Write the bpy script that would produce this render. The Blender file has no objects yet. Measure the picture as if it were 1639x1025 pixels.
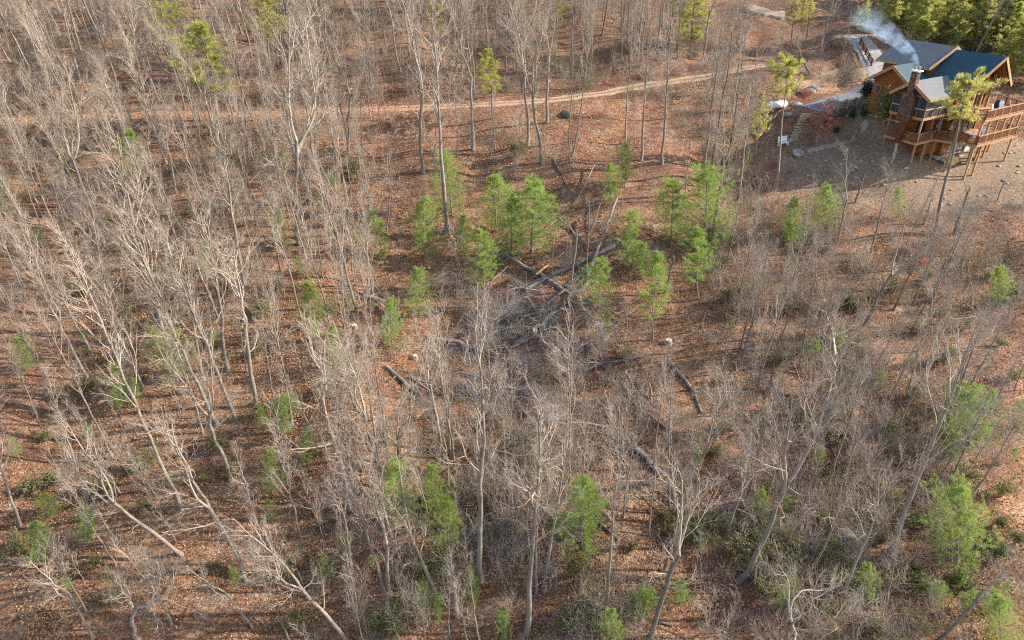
import bpy, bmesh, math, random
import numpy as np
from mathutils import Vector, Matrix, Quaternion

SC = bpy.context.scene
COL = SC.collection
rng = np.random.default_rng(11)
random.seed(5)

# ------------------------------------------------------------------ camera
PITCH, ROLL, FPX, CX, CY = math.radians(31.0), math.radians(1.0), 1093.0, 819.5, 512.5
_f = np.array([0, math.cos(PITCH), -math.sin(PITCH)])
_r = np.array([1.0, 0, 0])
_u = np.cross(_r, _f)
CR = _r * math.cos(ROLL) - _u * math.sin(ROLL)
CU = _u * math.cos(ROLL) + _r * math.sin(ROLL)
cam_d = bpy.data.cameras.new('camera')
cam_d.sensor_width = 36.0
cam_d.lens = 36.0 * FPX / 1639.0
cam_d.clip_end = 3000.0
cam = bpy.data.objects.new('camera', cam_d)
COL.objects.link(cam)
cam.matrix_world = Matrix(((CR[0], CU[0], -_f[0], 0), (CR[1], CU[1], -_f[1], 0), (CR[2], CU[2], -_f[2], 0), (0, 0, 0, 1)))
SC.camera = cam

# ------------------------------------------------------------------ light
SUN_EL, SUN_AZ = math.radians(29.0), math.radians(5.0)      # azimuth measured from +x towards +y
S_DIR = Vector((math.cos(SUN_EL) * math.cos(SUN_AZ), math.cos(SUN_EL) * math.sin(SUN_AZ), math.sin(SUN_EL)))
world = bpy.data.worlds.new('World')
SC.world = world
world.use_nodes = True
wn = world.node_tree
sky = wn.nodes.new('ShaderNodeTexSky')
sky.sky_type = 'NISHITA'
sky.sun_disc = False
sky.sun_elevation = SUN_EL
sky.sun_rotation = math.pi / 2 - SUN_AZ
bg = wn.nodes['Background']
bg.inputs['Strength'].default_value = 0.15
wn.links.new(sky.outputs[0], bg.inputs['Color'])
sd = bpy.data.lights.new('sun', 'SUN')
sd.energy = 4.3
sd.angle = math.radians(0.6)
sd.color = (1.0, 0.93, 0.83)
sun = bpy.data.objects.new('sun', sd)
COL.objects.link(sun)
sun.rotation_euler = (-S_DIR).to_track_quat('-Z', 'Y').to_euler()
SC.view_settings.view_transform = 'Standard'
SC.view_settings.look = 'None'
SC.view_settings.exposure = 1.55
SC.view_settings.gamma = 1.0
SC.render.engine = 'CYCLES'
SC.cycles.max_bounces = 5
SC.cycles.diffuse_bounces = 2
SC.cycles.glossy_bounces = 2
SC.cycles.transparent_max_bounces = 4
SC.cycles.transmission_bounces = 2
SC.cycles.volume_bounces = 1
SC.cycles.use_denoising = False
SC.cycles.pixel_filter_type = 'BLACKMAN_HARRIS'
SC.cycles.filter_width = 1.15


# ------------------------------------------------------------------ terrain
def ray(px, py):
    return _f + CR * ((px - CX) / FPX) - CU * ((py - CY) / FPX)


def plane_hit(px, py, up=0.0):
    d = ray(px, py)
    return d * ((48.0 - up) / (0.27 * d[1] - d[2]))


BANK = 1.35                               # the drive lies on a bank above the yard


ROAD_PX = [(-60, 196), (60, 191), (150, 186), (270, 183), (400, 182), (500, 179), (560, 177), (640, 174), (720, 170), (800, 166), (880, 162), (960, 151), (1040, 137), (1100, 128), (1140, 122), (1180, 112), (1225, 104)]
DRIVE_PX = [(1296, 176), (1325, 166), (1350, 157), (1375, 150), (1400, 142), (1425, 134)]
APRON_PX = [(1368, 58), (1385, 76), (1398, 95), (1408, 118), (1415, 136)]
PATH_PX = [(1292, 243), (1315, 237), (1330, 233.5), (1345, 230), (1360, 227.5), (1380, 225)]


def smooth_line(pts, n):
    p = np.array(pts, float)
    for _ in range(3):
        q = np.empty((len(p) * 2 - 2, p.shape[1]))
        q[0::2] = p[:-1] * .75 + p[1:] * .25
        q[1::2] = p[:-1] * .25 + p[1:] * .75
        p = np.vstack([p[:1], q, p[-1:]])
    s = np.concatenate([[0], np.cumsum(np.linalg.norm(np.diff(p, axis=0), axis=1))])
    t = np.linspace(0, s[-1], n)
    return np.stack([np.interp(t, s, p[:, i]) for i in range(p.shape[1])], 1)


ROAD = smooth_line([plane_hit(*q)[:2] for q in ROAD_PX], 160)
DRIVE = smooth_line([plane_hit(*q, BANK)[:2] for q in DRIVE_PX], 40)
APRON = smooth_line([plane_hit(*q, BANK)[:2] for q in APRON_PX], 50)
FPATH = smooth_line([plane_hit(*q)[:2] for q in PATH_PX], 50)


def line_dist(x, y, L):
    """distance to polyline points and index of the nearest"""
    x = np.asarray(x, float)
    y = np.asarray(y, float)
    best = np.full(x.shape, 1e9)
    idx = np.zeros(x.shape, int)
    for i, (a, b) in enumerate(L):
        d = (x - a) ** 2 + (y - b) ** 2
        m = d < best
        best = np.where(m, d, best)
        idx = np.where(m, i, idx)
    return np.sqrt(best), idx


def sstep(a, b, v):
    t = np.clip((v - a) / (b - a), 0, 1)
    return t * t * (3 - 2 * t)


_waves = [(rng.uniform(-1, 1, 2), rng.uniform(0, 6.28)) for _ in range(14)]


def bumps(x, y):
    z = 0
    for i, (k, p) in enumerate(_waves):
        wl = (38, 30, 24, 19, 15, 12, 9.5, 7.5, 6, 5, 4, 3.3, 2.6, 2.1)[i]
        am = wl * (0.012 if wl > 9 else 0.0085)
        k = k / np.linalg.norm(k)
        z = z + am * np.sin((k[0] * x + k[1] * y) * 6.283 / wl + p + 0.6 * np.sin(x * 0.21 + p))
    return z


HO = np.array([52.67, 75.51])          # house origin: the front corner of the lower deck
HZ = -23.52
HT = math.radians(28)
HB = np.array([math.cos(HT), math.sin(HT)])
HA = np.array([-math.sin(HT), math.cos(HT)])


def house_local(x, y):
    dx, dy = x - HO[0], y - HO[1]
    return dx * HB[0] + dy * HB[1], dx * HA[0] + dy * HA[1]


def H(x, y, flat=True):
    x = np.asarray(x, float)
    y = np.asarray(y, float)
    z = -48.0 + 0.27 * y
    far = np.clip(y - 150, 0, None)
    z = z + far * 0.10
    near = np.clip(22 - y, 0, None)
    z = z - near * 0.1
    b, a = house_local(x, y)
    hd = np.maximum(np.maximum(-7 - b, b - 10), np.maximum(-3 - a, a - 14))
    w = sstep(0, 7, np.maximum(hd, 0))
    for L, hw, up in ((ROAD, 1.9, 0), (DRIVE, 2.3, BANK), (APRON, 2.2, BANK)):
        d, i = line_dist(x, y, L)
        f = 1 - sstep(hw, hw + 3.4, d)
        zl = -48 + 0.27 * L[i, 1] + up
        z = z * (1 - f) + zl * f
        w = w * (1 - 0.9 * f)
    d = np.hypot(np.maximum(np.abs(b + 1.6) - 1.2, 0), np.maximum(np.abs(a - 11.2) - 3.0, 0))
    f = 1 - sstep(0.2, 2.2, d)
    z = np.maximum(z, z * (1 - f) + (HZ + 1.15) * f)
    lift = 1.25 * (1 - sstep(1.0, 7.0, np.hypot(b + 4.6, a - 6.5)))
    z = z + lift * (1 - f)
    return z + bumps(x, y) * w


class Tab:                                # H on a grid, for fast lookups
    xs = np.arange(-150, 190.1, 0.5)
    ys = np.arange(4, 230.1, 0.5)


_X, _Y = np.meshgrid(Tab.xs, Tab.ys)
Tab.z = H(_X, _Y)


def Hq(x, y):
    x = np.clip(np.asarray(x, float), Tab.xs[0], Tab.xs[-1] - .01)
    y = np.clip(np.asarray(y, float), Tab.ys[0], Tab.ys[-1] - .01)
    i = (x - Tab.xs[0]) / 0.5
    j = (y - Tab.ys[0]) / 0.5
    i0 = i.astype(int)
    j0 = j.astype(int)
    u = i - i0
    v = j - j0
    Z = Tab.z
    return (Z[j0, i0] * (1 - u) + Z[j0, i0 + 1] * u) * (1 - v) + (Z[j0 + 1, i0] * (1 - u) + Z[j0 + 1, i0 + 1] * u) * v


def G(px, py):
    """where the sight line through a photograph point meets the ground"""
    d = ray(px, py)
    t = np.arange(18, 260, 0.25)
    P = d[None] * t[:, None]
    h = P[:, 2] - Hq(P[:, 0], P[:, 1])
    k = np.nonzero(h < 0)[0]
    k = k[0] if len(k) else len(t) - 1
    if k:
        f = h[k - 1] / (h[k - 1] - h[k])
        p = P[k - 1] * (1 - f) + P[k] * f
    else:
        p = P[0]
    return Vector((p[0], p[1], float(Hq(p[0], p[1]))))


def at_depth(px, py, y):
    d = ray(px, py)
    return Vector(d * (y / d[1]))


def pix(P):
    P = np.asarray(P, float)
    x, y, z = P @ CR, P @ CU, P @ _f
    return CX + FPX * x / z, CY - FPX * y / z


# ------------------------------------------------------------------ materials
def newmat(name):
    m = bpy.data.materials.new(name)
    m.use_nodes = True
    nt = m.node_tree
    bs = nt.nodes['Principled BSDF']
    bs.inputs['Roughness'].default_value = 0.85
    bs.inputs['Specular IOR Level'].default_value = 0.2
    return m, nt, bs


def N(nt, kind, **kw):
    n = nt.nodes.new(kind)
    for k, v in kw.items():
        if k in n.inputs:
            n.inputs[k].default_value = v
        else:
            setattr(n, k, v)
    return n


def ramp(nt, src, stops, interp='LINEAR'):
    r = nt.nodes.new('ShaderNodeValToRGB')
    r.color_ramp.interpolation = interp
    e = r.color_ramp.elements
    while len(e) < len(stops):
        e.new(0.5)
    for k, (p, c) in enumerate(stops):
        e[k].position = p
        e[k].color = (*c, 1)
    nt.links.new(src, r.inputs[0])
    return r.outputs[0]


def mix(nt, fac, a, b, mode='MIX'):
    n = nt.nodes.new('ShaderNodeMix')
    n.data_type = 'RGBA'
    n.blend_type = mode
    for s, v in ((0, fac), (6, a), (7, b)):
        if hasattr(v, 'is_output'):
            nt.links.new(v, n.inputs[s])
        elif s == 0:
            n.inputs[0].default_value = v
        else:
            n.inputs[s].default_value = (*v, 1)
    return n.outputs[2]


def noise(nt, vec, scale, detail=4, rough=0.6):
    n = N(nt, 'ShaderNodeTexNoise', Scale=scale, Detail=detail, Roughness=rough)
    if vec is not None:
        nt.links.new(vec, n.inputs['Vector'])
    return n.outputs['Fac']


def math_n(nt, op, a, b=0.0):
    n = nt.nodes.new('ShaderNodeMath')
    n.operation = op
    for i, v in enumerate((a, b)):
        if hasattr(v, 'is_output'):
            nt.links.new(v, n.inputs[i])
        else:
            n.inputs[i].default_value = v
    return n.outputs[0]


def coord(nt, which='Object'):
    return nt.nodes.new('ShaderNodeTexCoord').outputs[which]


def bump(nt, bs, h, strength, dist):
    b = N(nt, 'ShaderNodeBump', Strength=strength, Distance=dist)
    nt.links.new(h, b.inputs['Height'])
    nt.links.new(b.outputs[0], bs.inputs['Normal'])


def simple(name, c, rough=0.7, var=0.25, scale=3.0, stretch=None, spec=0.2, bumpd=0.0):
    m, nt, bs = newmat(name)
    v = coord(nt)
    if stretch:
        mp = N(nt, 'ShaderNodeMapping')
        mp.inputs['Scale'].default_value = stretch
        nt.links.new(v, mp.inputs[0])
        v = mp.outputs[0]
    n = noise(nt, v, scale, 5)
    lo = tuple(x * (1 - var) for x in c)
    hi = tuple(min(1, x * (1 + var)) for x in c)
    nt.links.new(ramp(nt, n, [(0.3, lo), (0.7, hi)]), bs.inputs['Base Color'])
    bs.inputs['Roughness'].default_value = rough
    bs.inputs['Specular IOR Level'].default_value = spec
    if bumpd:
        bump(nt, bs, n, 0.6, bumpd)
    return m


LEAF_STOPS = [(0.0, (0.042, 0.022, 0.014)), (0.2, (0.115, 0.054, 0.029)), (0.40, (0.24, 0.115, 0.055)), (0.6, (0.36, 0.185, 0.09)), (0.82, (0.48, 0.285, 0.155)), (1.0, (0.58, 0.42, 0.275))]


def ground_mat():
    m, nt, bs = newmat('leaf_litter_ground')
    v = coord(nt)
    vor = N(nt, 'ShaderNodeTexVoronoi', Scale=10.0)
    nt.links.new(v, vor.inputs['Vector'])
    sep = nt.nodes.new('ShaderNodeSeparateColor')
    nt.links.new(vor.outputs['Color'], sep.inputs[0])
    big = noise(nt, v, 0.22, 5, 0.65)
    mid = noise(nt, v, 1.3, 5, 0.7)
    t = math_n(nt, 'ADD', math_n(nt, 'MULTIPLY', sep.outputs[0], 0.52), math_n(nt, 'MULTIPLY', math_n(nt, 'SUBTRACT', mid, 0.5), 0.75))
    t = math_n(nt, 'ADD', t, math_n(nt, 'MULTIPLY', math_n(nt, 'SUBTRACT', big, 0.42), 0.7))
    leaf = ramp(nt, t, LEAF_STOPS)
    # damp, decayed duff with a purple cast between the dry leaves
    duff = ramp(nt, sep.outputs[1], [(0, (0.05, 0.024, 0.016)), (0.6, (0.12, 0.053, 0.031)), (1, (0.24, 0.118, 0.064))])
    f = ramp(nt, noise(nt, v, 0.16, 6, 0.7), [(0.46, (0, 0, 0)), (0.58, (1, 1, 1))])
    f2 = ramp(nt, noise(nt, v, 0.55, 6, 0.75), [(0.5, (0, 0, 0)), (0.62, (1, 1, 1))])
    c = mix(nt, math_n(nt, 'MULTIPLY', f, 0.7), leaf, duff)
    c = mix(nt, math_n(nt, 'MULTIPLY', f2, 0.75), c, ramp(nt, sep.outputs[2], [(0, (0.09, 0.055, 0.035)), (0.5, (0.22, 0.15, 0.095)), (1, (0.40, 0.29, 0.19))]))
    moss = ramp(nt, noise(nt, v, 0.35, 6, 0.75), [(0.56, (0, 0, 0)), (0.68, (1, 1, 1))])
    c = mix(nt, math_n(nt, 'MULTIPLY', moss, 0.45), c, (0.13, 0.115, 0.05))
    bare = ramp(nt, noise(nt, v, 0.8, 7, 0.8), [(0.58, (0, 0, 0)), (0.66, (1, 1, 1))])
    c = mix(nt, math_n(nt, 'MULTIPLY', bare, 0.6), c, (0.07, 0.042, 0.03))
    # bare graded soil with straw and gravel around the house
    geo = N(nt, 'ShaderNodeAttribute', attribute_name='yard')
    yn = math_n(nt, 'ADD', geo.outputs['Fac'], math_n(nt, 'MULTIPLY', math_n(nt, 'SUBTRACT', noise(nt, v, 0.45, 6, 0.7), 0.5), 1.3))
    yf = ramp(nt, yn, [(0.36, (0, 0, 0)), (0.62, (1, 1, 1))])
    soil = ramp(nt, math_n(nt, 'ADD', math_n(nt, 'MULTIPLY', noise(nt, v, 3.0, 6, 0.75), 0.7), math_n(nt, 'MULTIPLY', sep.outputs[2], 0.2)),
                [(0.2, (0.075, 0.045, 0.027)), (0.4, (0.165, 0.105, 0.064)), (0.56, (0.265, 0.18, 0.112)), (0.8, (0.43, 0.32, 0.205))])
    c = mix(nt, yf, c, soil)
    clay_a = N(nt, 'ShaderNodeAttribute', attribute_name='clay')
    cf = ramp(nt, math_n(nt, 'ADD', clay_a.outputs['Fac'], math_n(nt, 'MULTIPLY', math_n(nt, 'SUBTRACT', mid, 0.5), 0.7)), [(0.45, (0, 0, 0)), (0.6, (1, 1, 1))])
    c = mix(nt, cf, c, ramp(nt, noise(nt, v, 2.2, 6, 0.7), [(0.3, (0.19, 0.11, 0.06)), (0.5, (0.33, 0.20, 0.10)), (0.75, (0.46, 0.32, 0.19))]))
    nt.links.new(c, bs.inputs['Base Color'])
    bs.inputs['Roughness'].default_value = 0.9
    hh = math_n(nt, 'ADD', math_n(nt, 'MULTIPLY', sep.outputs[0], 0.5), mid)
    bump(nt, bs, hh, 0.9, 0.12)
    return m


def bark_mat(name, lo, hi, dark, rnd=0.6):
    m, nt, bs = newmat(name)
    v = coord(nt)
    mp = N(nt, 'ShaderNodeMapping')
    mp.inputs['Scale'].default_value = (1, 1, 0.35)
    nt.links.new(v, mp.inputs[0])
    n = noise(nt, mp.outputs[0], 4.0, 6, 0.7)
    c = ramp(nt, n, [(0.28, dark), (0.45, lo), (0.7, hi)])
    oi = nt.nodes.new('ShaderNodeObjectInfo')
    c = mix(nt, math_n(nt, 'MULTIPLY', oi.outputs['Random'], rnd), c, dark)
    oi2 = math_n(nt, 'FRACT', math_n(nt, 'MULTIPLY', oi.outputs['Random'], 7.31))
    c = mix(nt, math_n(nt, 'MULTIPLY', oi2, 0.35), c, (0.31, 0.245, 0.20))
    nt.links.new(c, bs.inputs['Base Color'])
    bs.inputs['Roughness'].default_value = 0.9
    bs.inputs['Specular IOR Level'].default_value = 0.1
    bump(nt, bs, n, 0.8, 0.03)
    return m


def foliage_mat(name, cols, rnd_to, trans=0.35, rnd=0.6):
    m, nt, bs = newmat(name)
    g = nt.nodes.new('ShaderNodeNewGeometry')
    c = ramp(nt, g.outputs['Random Per Island'], cols)
    oi = nt.nodes.new('ShaderNodeObjectInfo')
    c = mix(nt, math_n(nt, 'MULTIPLY', oi.outputs['Random'], rnd), c, rnd_to)
    v = coord(nt)
    c = mix(nt, math_n(nt, 'MULTIPLY', ramp(nt, noise(nt, v, 1.6, 3), [(0.45, (0, 0, 0)), (0.65, (1, 1, 1))]), 0.45), c, rnd_to)
    nt.links.new(c, bs.inputs['Base Color'])
    bs.inputs['Roughness'].default_value = 0.6
    tr = nt.nodes.new('ShaderNodeBsdfTranslucent')
    nt.links.new(c, tr.inputs['Color'])
    mx = nt.nodes.new('ShaderNodeMixShader')
    mx.inputs[0].default_value = trans
    nt.links.new(bs.outputs[0], mx.inputs[1])
    nt.links.new(tr.outputs[0], mx.inputs[2])
    nt.links.new(mx.outputs[0], nt.nodes['Material Output'].inputs['Surface'])
    return m


M = {}
M['ground'] = ground_mat()
M['bark'] = bark_mat('grey_bark', (0.17, 0.145, 0.115), (0.32, 0.275, 0.215), (0.08, 0.067, 0.055))
M['twig'] = bark_mat('twig_bark', (0.30, 0.24, 0.18), (0.46, 0.385, 0.295), (0.175, 0.13, 0.10), 0.5)
M['brush'] = bark_mat('brush_bark', (0.37, 0.285, 0.215), (0.52, 0.425, 0.325), (0.24, 0.17, 0.135))
M['pine_bark'] = bark_mat('pine_bark', (0.19, 0.15, 0.12), (0.30, 0.25, 0.20), (0.09, 0.07, 0.06))
M['log'] = bark_mat('weathered_log', (0.13, 0.112, 0.094), (0.27, 0.238, 0.20), (0.055, 0.047, 0.04), 0.5)
M['deadlimb'] = bark_mat('dead_branches', (0.215, 0.19, 0.155), (0.34, 0.30, 0.24), (0.10, 0.085, 0.072), 0.5)
M['splinter'] = simple('split_fresh_wood', (0.50, 0.27, 0.09), 0.7, 0.3, 6)
M['cutwood'] = simple('sawn_stump_top', (0.60, 0.42, 0.27), 0.7, 0.2, 8)
M['pine'] = foliage_mat('young_pine_needles', [(0, (0.15, 0.20, 0.04)), (0.4, (0.25, 0.38, 0.062)), (0.8, (0.33, 0.46, 0.08)), (1, (0.43, 0.53, 0.15))], (0.27, 0.34, 0.075), 0.42, 0.9)
M['tallpine'] = foliage_mat('pine_needles', [(0, (0.22, 0.25, 0.04)), (0.5, (0.37, 0.40, 0.07)), (1, (0.50, 0.50, 0.14))], (0.48, 0.42, 0.13), 0.55, 0.8)
M['laurel'] = foliage_mat('laurel_leaves', [(0, (0.05, 0.065, 0.018)), (0.5, (0.125, 0.14, 0.04)), (1, (0.26, 0.25, 0.09))], (0.21, 0.18, 0.075), 0.3, 0.85)
M['beech'] = foliage_mat('dry_beech_leaves', [(0, (0.22, 0.06, 0.035)), (0.5, (0.40, 0.13, 0.075)), (1, (0.55, 0.26, 0.16))], (0.36, 0.13, 0.05), 0.35, 0.5)
M['cypress'] = foliage_mat('dark_conifer', [(0, (0.012, 0.03, 0.014)), (1, (0.05, 0.085, 0.035))], (0.02, 0.05, 0.03), 0.15, 0.6)


def leaf_mat():
    m, nt, bs = newmat('dry_leaves')
    g = nt.nodes.new('ShaderNodeNewGeometry')
    c = ramp(nt, g.outputs['Random Per Island'], LEAF_STOPS[1:-1])
    nt.links.new(c, bs.inputs['Base Color'])
    bs.inputs['Roughness'].default_value = 0.8
    bs.inputs['Specular IOR Level'].default_value = 0.1
    return m


M['leaf'] = leaf_mat()


def dirt_road_mat():
    m, nt, bs = newmat('dirt_road')
    u = N(nt, 'ShaderNodeAttribute', attribute_name='across')
    al = N(nt, 'ShaderNodeAttribute', attribute_name='along')
    v = coord(nt)
    n = noise(nt, v, 1.6, 6, 0.7)
    d = math_n(nt, 'ABSOLUTE', math_n(nt, 'SUBTRACT', math_n(nt, 'ABSOLUTE', u.outputs['Fac']), 0.5))
    tr = ramp(nt, math_n(nt, 'ADD', d, math_n(nt, 'MULTIPLY', math_n(nt, 'SUBTRACT', n, 0.5), 0.5)), [(0.16, (1, 1, 1)), (0.36, (0, 0, 0))])
    dirt = ramp(nt, noise(nt, v, 5, 6, 0.7), [(0.3, (0.26, 0.17, 0.10)), (0.7, (0.41, 0.295, 0.19))])
    vor = N(nt, 'ShaderNodeTexVoronoi', Scale=8.0)
    nt.links.new(v, vor.inputs['Vector'])
    sep = nt.nodes.new('ShaderNodeSeparateColor')
    nt.links.new(vor.outputs['Color'], sep.inputs[0])
    worn = ramp(nt, math_n(nt, 'ADD', al.outputs['Fac'], math_n(nt, 'MULTIPLY', math_n(nt, 'SUBTRACT', n, 0.5), 0.6)), [(0.46, (0.0, 0.0, 0.0)), (0.66, (1, 1, 1))])
    c = mix(nt, math_n(nt, 'MULTIPLY', tr, worn), ramp(nt, math_n(nt, 'SUBTRACT', sep.outputs[0], 0.12), LEAF_STOPS), dirt)
    nt.links.new(c, bs.inputs['Base Color'])
    bump(nt, bs, n, 0.5, 0.06)
    return m


M['road'] = dirt_road_mat()
M['drive'] = simple('gravel_drive', (0.15, 0.152, 0.155), 0.9, 0.35, 3, bumpd=0.02)
M['apron'] = simple('pale_concrete', (0.27, 0.24, 0.205), 0.9, 0.3, 1.2)
M['path'] = simple('trodden_path', (0.29, 0.215, 0.145), 0.95, 0.25, 3, bumpd=0.02)
M['rock'] = simple('pale_rock', (0.36, 0.29, 0.21), 0.9, 0.4, 3, bumpd=0.05)
M['white_rock'] = simple('white_boulder', (0.24, 0.22, 0.19), 0.9, 0.45, 2, bumpd=0.06)
M['white'] = simple('white_paint', (0.62, 0.62, 0.61), 0.45, 0.06, 2, spec=0.4)
M['grey_metal'] = simple('grey_metal', (0.30, 0.30, 0.31), 0.5, 0.15, 3)
M['timber'] = simple('weathered_timber', (0.36, 0.27, 0.18), 0.85, 0.3, 3, (1, 1, 6))
M['plywood'] = simple('plywood', (0.52, 0.31, 0.11), 0.7, 0.15, 2)
M['concrete'] = simple('foundation_concrete', (0.46, 0.42, 0.37), 0.9, 0.15, 1.5)
M['darkcloth'] = simple('dark_blue_cover', (0.03, 0.045, 0.08), 0.7, 0.3, 3)


def log_wall_mat():
    m, nt, bs = newmat('stained_log_wall')
    v = coord(nt)
    sx = nt.nodes.new('ShaderNodeSeparateXYZ')
    nt.links.new(v, sx.inputs[0])
    w = math_n(nt, 'FRACT', math_n(nt, 'MULTIPLY', sx.outputs[2], 4.2))
    seam = ramp(nt, w, [(0.0, (0.25, 0.25, 0.25)), (0.12, (1, 1, 1)), (0.9, (1, 1, 1)), (1.0, (0.25, 0.25, 0.25))])
    mp = N(nt, 'ShaderNodeMapping')
    mp.inputs['Scale'].default_value = (0.6, 0.6, 5)
    nt.links.new(v, mp.inputs[0])
    c = ramp(nt, noise(nt, mp.outputs[0], 2.0, 5), [(0.3, (0.145, 0.04, 0.012)), (0.55, (0.255, 0.078, 0.022)), (0.75, (0.34, 0.125, 0.038))])
    c = mix(nt, 1.0, c, seam, 'MULTIPLY')
    nt.links.new(c, bs.inputs['Base Color'])
    bs.inputs['Roughness'].default_value = 0.6
    bump(nt, bs, w, 0.4, 0.05)
    return m


M['logwall'] = log_wall_mat()
M['redwood'] = simple('red_stained_boards', (0.115, 0.034, 0.02), 0.65, 0.3, 2, (1, 1, 5))
M['deckwood'] = simple('deck_timber', (0.34, 0.19, 0.092), 0.7, 0.25, 3, (2, 2, 2))
M['post'] = simple('brown_post', (0.24, 0.145, 0.08), 0.8, 0.3, 3)
M['railing'] = simple('railing_wood', (0.185, 0.072, 0.036), 0.7, 0.3, 3)
M['soffit'] = simple('cedar_soffit', (0.22, 0.08, 0.032), 0.65, 0.25, 3)


def roof_mat(name, c):
    m, nt, bs = newmat(name)
    v = coord(nt)
    br = N(nt, 'ShaderNodeTexBrick', Scale=3.0)
    br.inputs['Color1'].default_value = (*[x * 0.75 for x in c], 1)
    br.inputs['Color2'].default_value = (*[min(1, x * 1.3) for x in c], 1)
    br.inputs['Mortar'].default_value = (*[x * 0.5 for x in c], 1)
    br.inputs['Mortar Size'].default_value = 0.02
    nt.links.new(v, br.inputs['Vector'])
    n = noise(nt, v, 1.2, 5)
    cc = mix(nt, math_n(nt, 'MULTIPLY', n, 0.5), br.outputs['Color'], c)
    nt.links.new(cc, bs.inputs['Base Color'])
    bs.inputs['Roughness'].default_value = 0.75
    return m


M['roof'] = roof_mat('shaded_shingles', (0.03, 0.066, 0.086))  # blue shade of the slopes turned from the sun, mixed into the colour
M['roof_sunlit'] = roof_mat('sunlit_shingles', (0.125, 0.125, 0.125))  # lighter copy for the far and porch roofs, sunlight put into the colour


def glass_mat():
    m, nt, bs = newmat('dark_window_glass')
    bs.inputs['Base Color'].default_value = (0.018, 0.022, 0.028, 1)
    bs.inputs['Roughness'].default_value = 0.08
    bs.inputs['Specular IOR Level'].default_value = 0.6
    return m


M['glass'] = glass_mat()
M['screen'] = simple('porch_screen', (0.035, 0.035, 0.042), 0.6, 0.3, 2)
M['door'] = simple('pale_blue_door', (0.62, 0.70, 0.78), 0.4, 0.05, 2)


def brick_mat():
    m, nt, bs = newmat('red_brown_stone')
    v = coord(nt)
    vor = N(nt, 'ShaderNodeTexVoronoi', Scale=4.5)
    nt.links.new(v, vor.inputs['Vector'])
    sep = nt.nodes.new('ShaderNodeSeparateColor')
    nt.links.new(vor.outputs['Color'], sep.inputs[0])
    c = ramp(nt, sep.outputs[0], [(0, (0.065, 0.032, 0.022)), (0.6, (0.115, 0.058, 0.038)), (1, (0.18, 0.10, 0.068))])
    nt.links.new(c, bs.inputs['Base Color'])
    bump(nt, bs, vor.outputs['Distance'], 0.5, 0.05)
    return m


M['chimney'] = brick_mat()


# ------------------------------------------------------------------ object helpers
def tag(o, label=None, cat=None, group=None, kind=None):
    for k, v in (('label', label), ('category', cat), ('group', group), ('kind', kind)):
        if v:
            o[k] = v
    return o


def empty(name, loc, label, cat, group=None, quat=None, scale=None):
    o = bpy.data.objects.new(name, None)
    o.empty_display_size = 0.3
    COL.objects.link(o)
    o.location = loc
    if quat is not None:
        o.rotation_mode = 'QUATERNION'
        o.rotation_quaternion = quat
    if scale is not None:
        o.scale = (scale, scale, scale) if np.isscalar(scale) else scale
    return tag(o, label, cat, group)


def link(name, me, parent=None):
    o = bpy.data.objects.new(name, me)
    COL.objects.link(o)
    if parent is not None:
        o.parent = parent
    return o


def np_mesh(name, V, faces_list, mats, smooth=True, mat_idx=None):
    """faces_list: arrays (n,3) or (n,4) of vertex indices"""
    me = bpy.data.meshes.new(name)
    V = np.ascontiguousarray(V, dtype=np.float32)
    me.vertices.add(len(V))
    me.vertices.foreach_set('co', V.ravel())
    li = np.concatenate([f.ravel() for f in faces_list]).astype(np.int32)
    tot = np.concatenate([np.full(len(f), f.shape[1], np.int32) for f in faces_list])
    st = np.concatenate([[0], np.cumsum(tot)[:-1]]).astype(np.int32)
    me.loops.add(len(li))
    me.loops.foreach_set('vertex_index', li)
    me.polygons.add(len(tot))
    me.polygons.foreach_set('loop_start', st)
    me.polygons.foreach_set('loop_total', tot)
    me.polygons.foreach_set('use_smooth', np.full(len(tot), smooth, bool))
    if mat_idx is not None:
        me.polygons.foreach_set('material_index', mat_idx.astype(np.int32))
    for m in (mats if isinstance(mats, (list, tuple)) else [mats]):
        me.materials.append(m)
    me.update(calc_edges=True)
    return me


class Tubes:
    """collects polylines as tapered tubes, one mesh"""

    def __init__(self):
        self.V, self.F, self.n = [], [], 0

    def add(self, P, R, k):
        """P (B,N,3), R (B,N), k sides"""
        P = np.asarray(P, float)
        R = np.asarray(R, float)
        B, n, _ = P.shape
        T = np.gradient(P, axis=1)
        T /= np.linalg.norm(T, axis=2, keepdims=True) + 1e-9
        mean = T.mean(axis=1)
        ref = np.where(np.abs(mean[:, 2:3]) > 0.8, np.array([[1.0, 0, 0]]), np.array([[0, 0, 1.0]]))
        U = np.cross(T, np.repeat(ref[:, None, :], n, 1))
        U /= np.linalg.norm(U, axis=2, keepdims=True) + 1e-9
        W = np.cross(T, U)
        a = np.arange(k) * 2 * math.pi / k
        ring = U[:, :, None, :] * np.cos(a)[None, None, :, None] + W[:, :, None, :] * np.sin(a)[None, None, :, None]
        V = P[:, :, None, :] + ring * R[:, :, None, None]
        base = self.n + (np.arange(B)[:, None, None] * n + np.arange(n - 1)[None, :, None]) * k
        j = np.arange(k)[None, None, :]
        j2 = (j + 1) % k
        F = np.stack([base + j, base + j2, base + k + j2, base + k + j], -1).reshape(-1, 4)
        self.V.append(V.reshape(-1, 3))
        self.F.append(F)
        self.n += B * n * k

    def mesh(self, name, mat, smooth=True):
        return np_mesh(name, np.vstack(self.V), [np.vstack(self.F)], mat, smooth)


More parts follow.
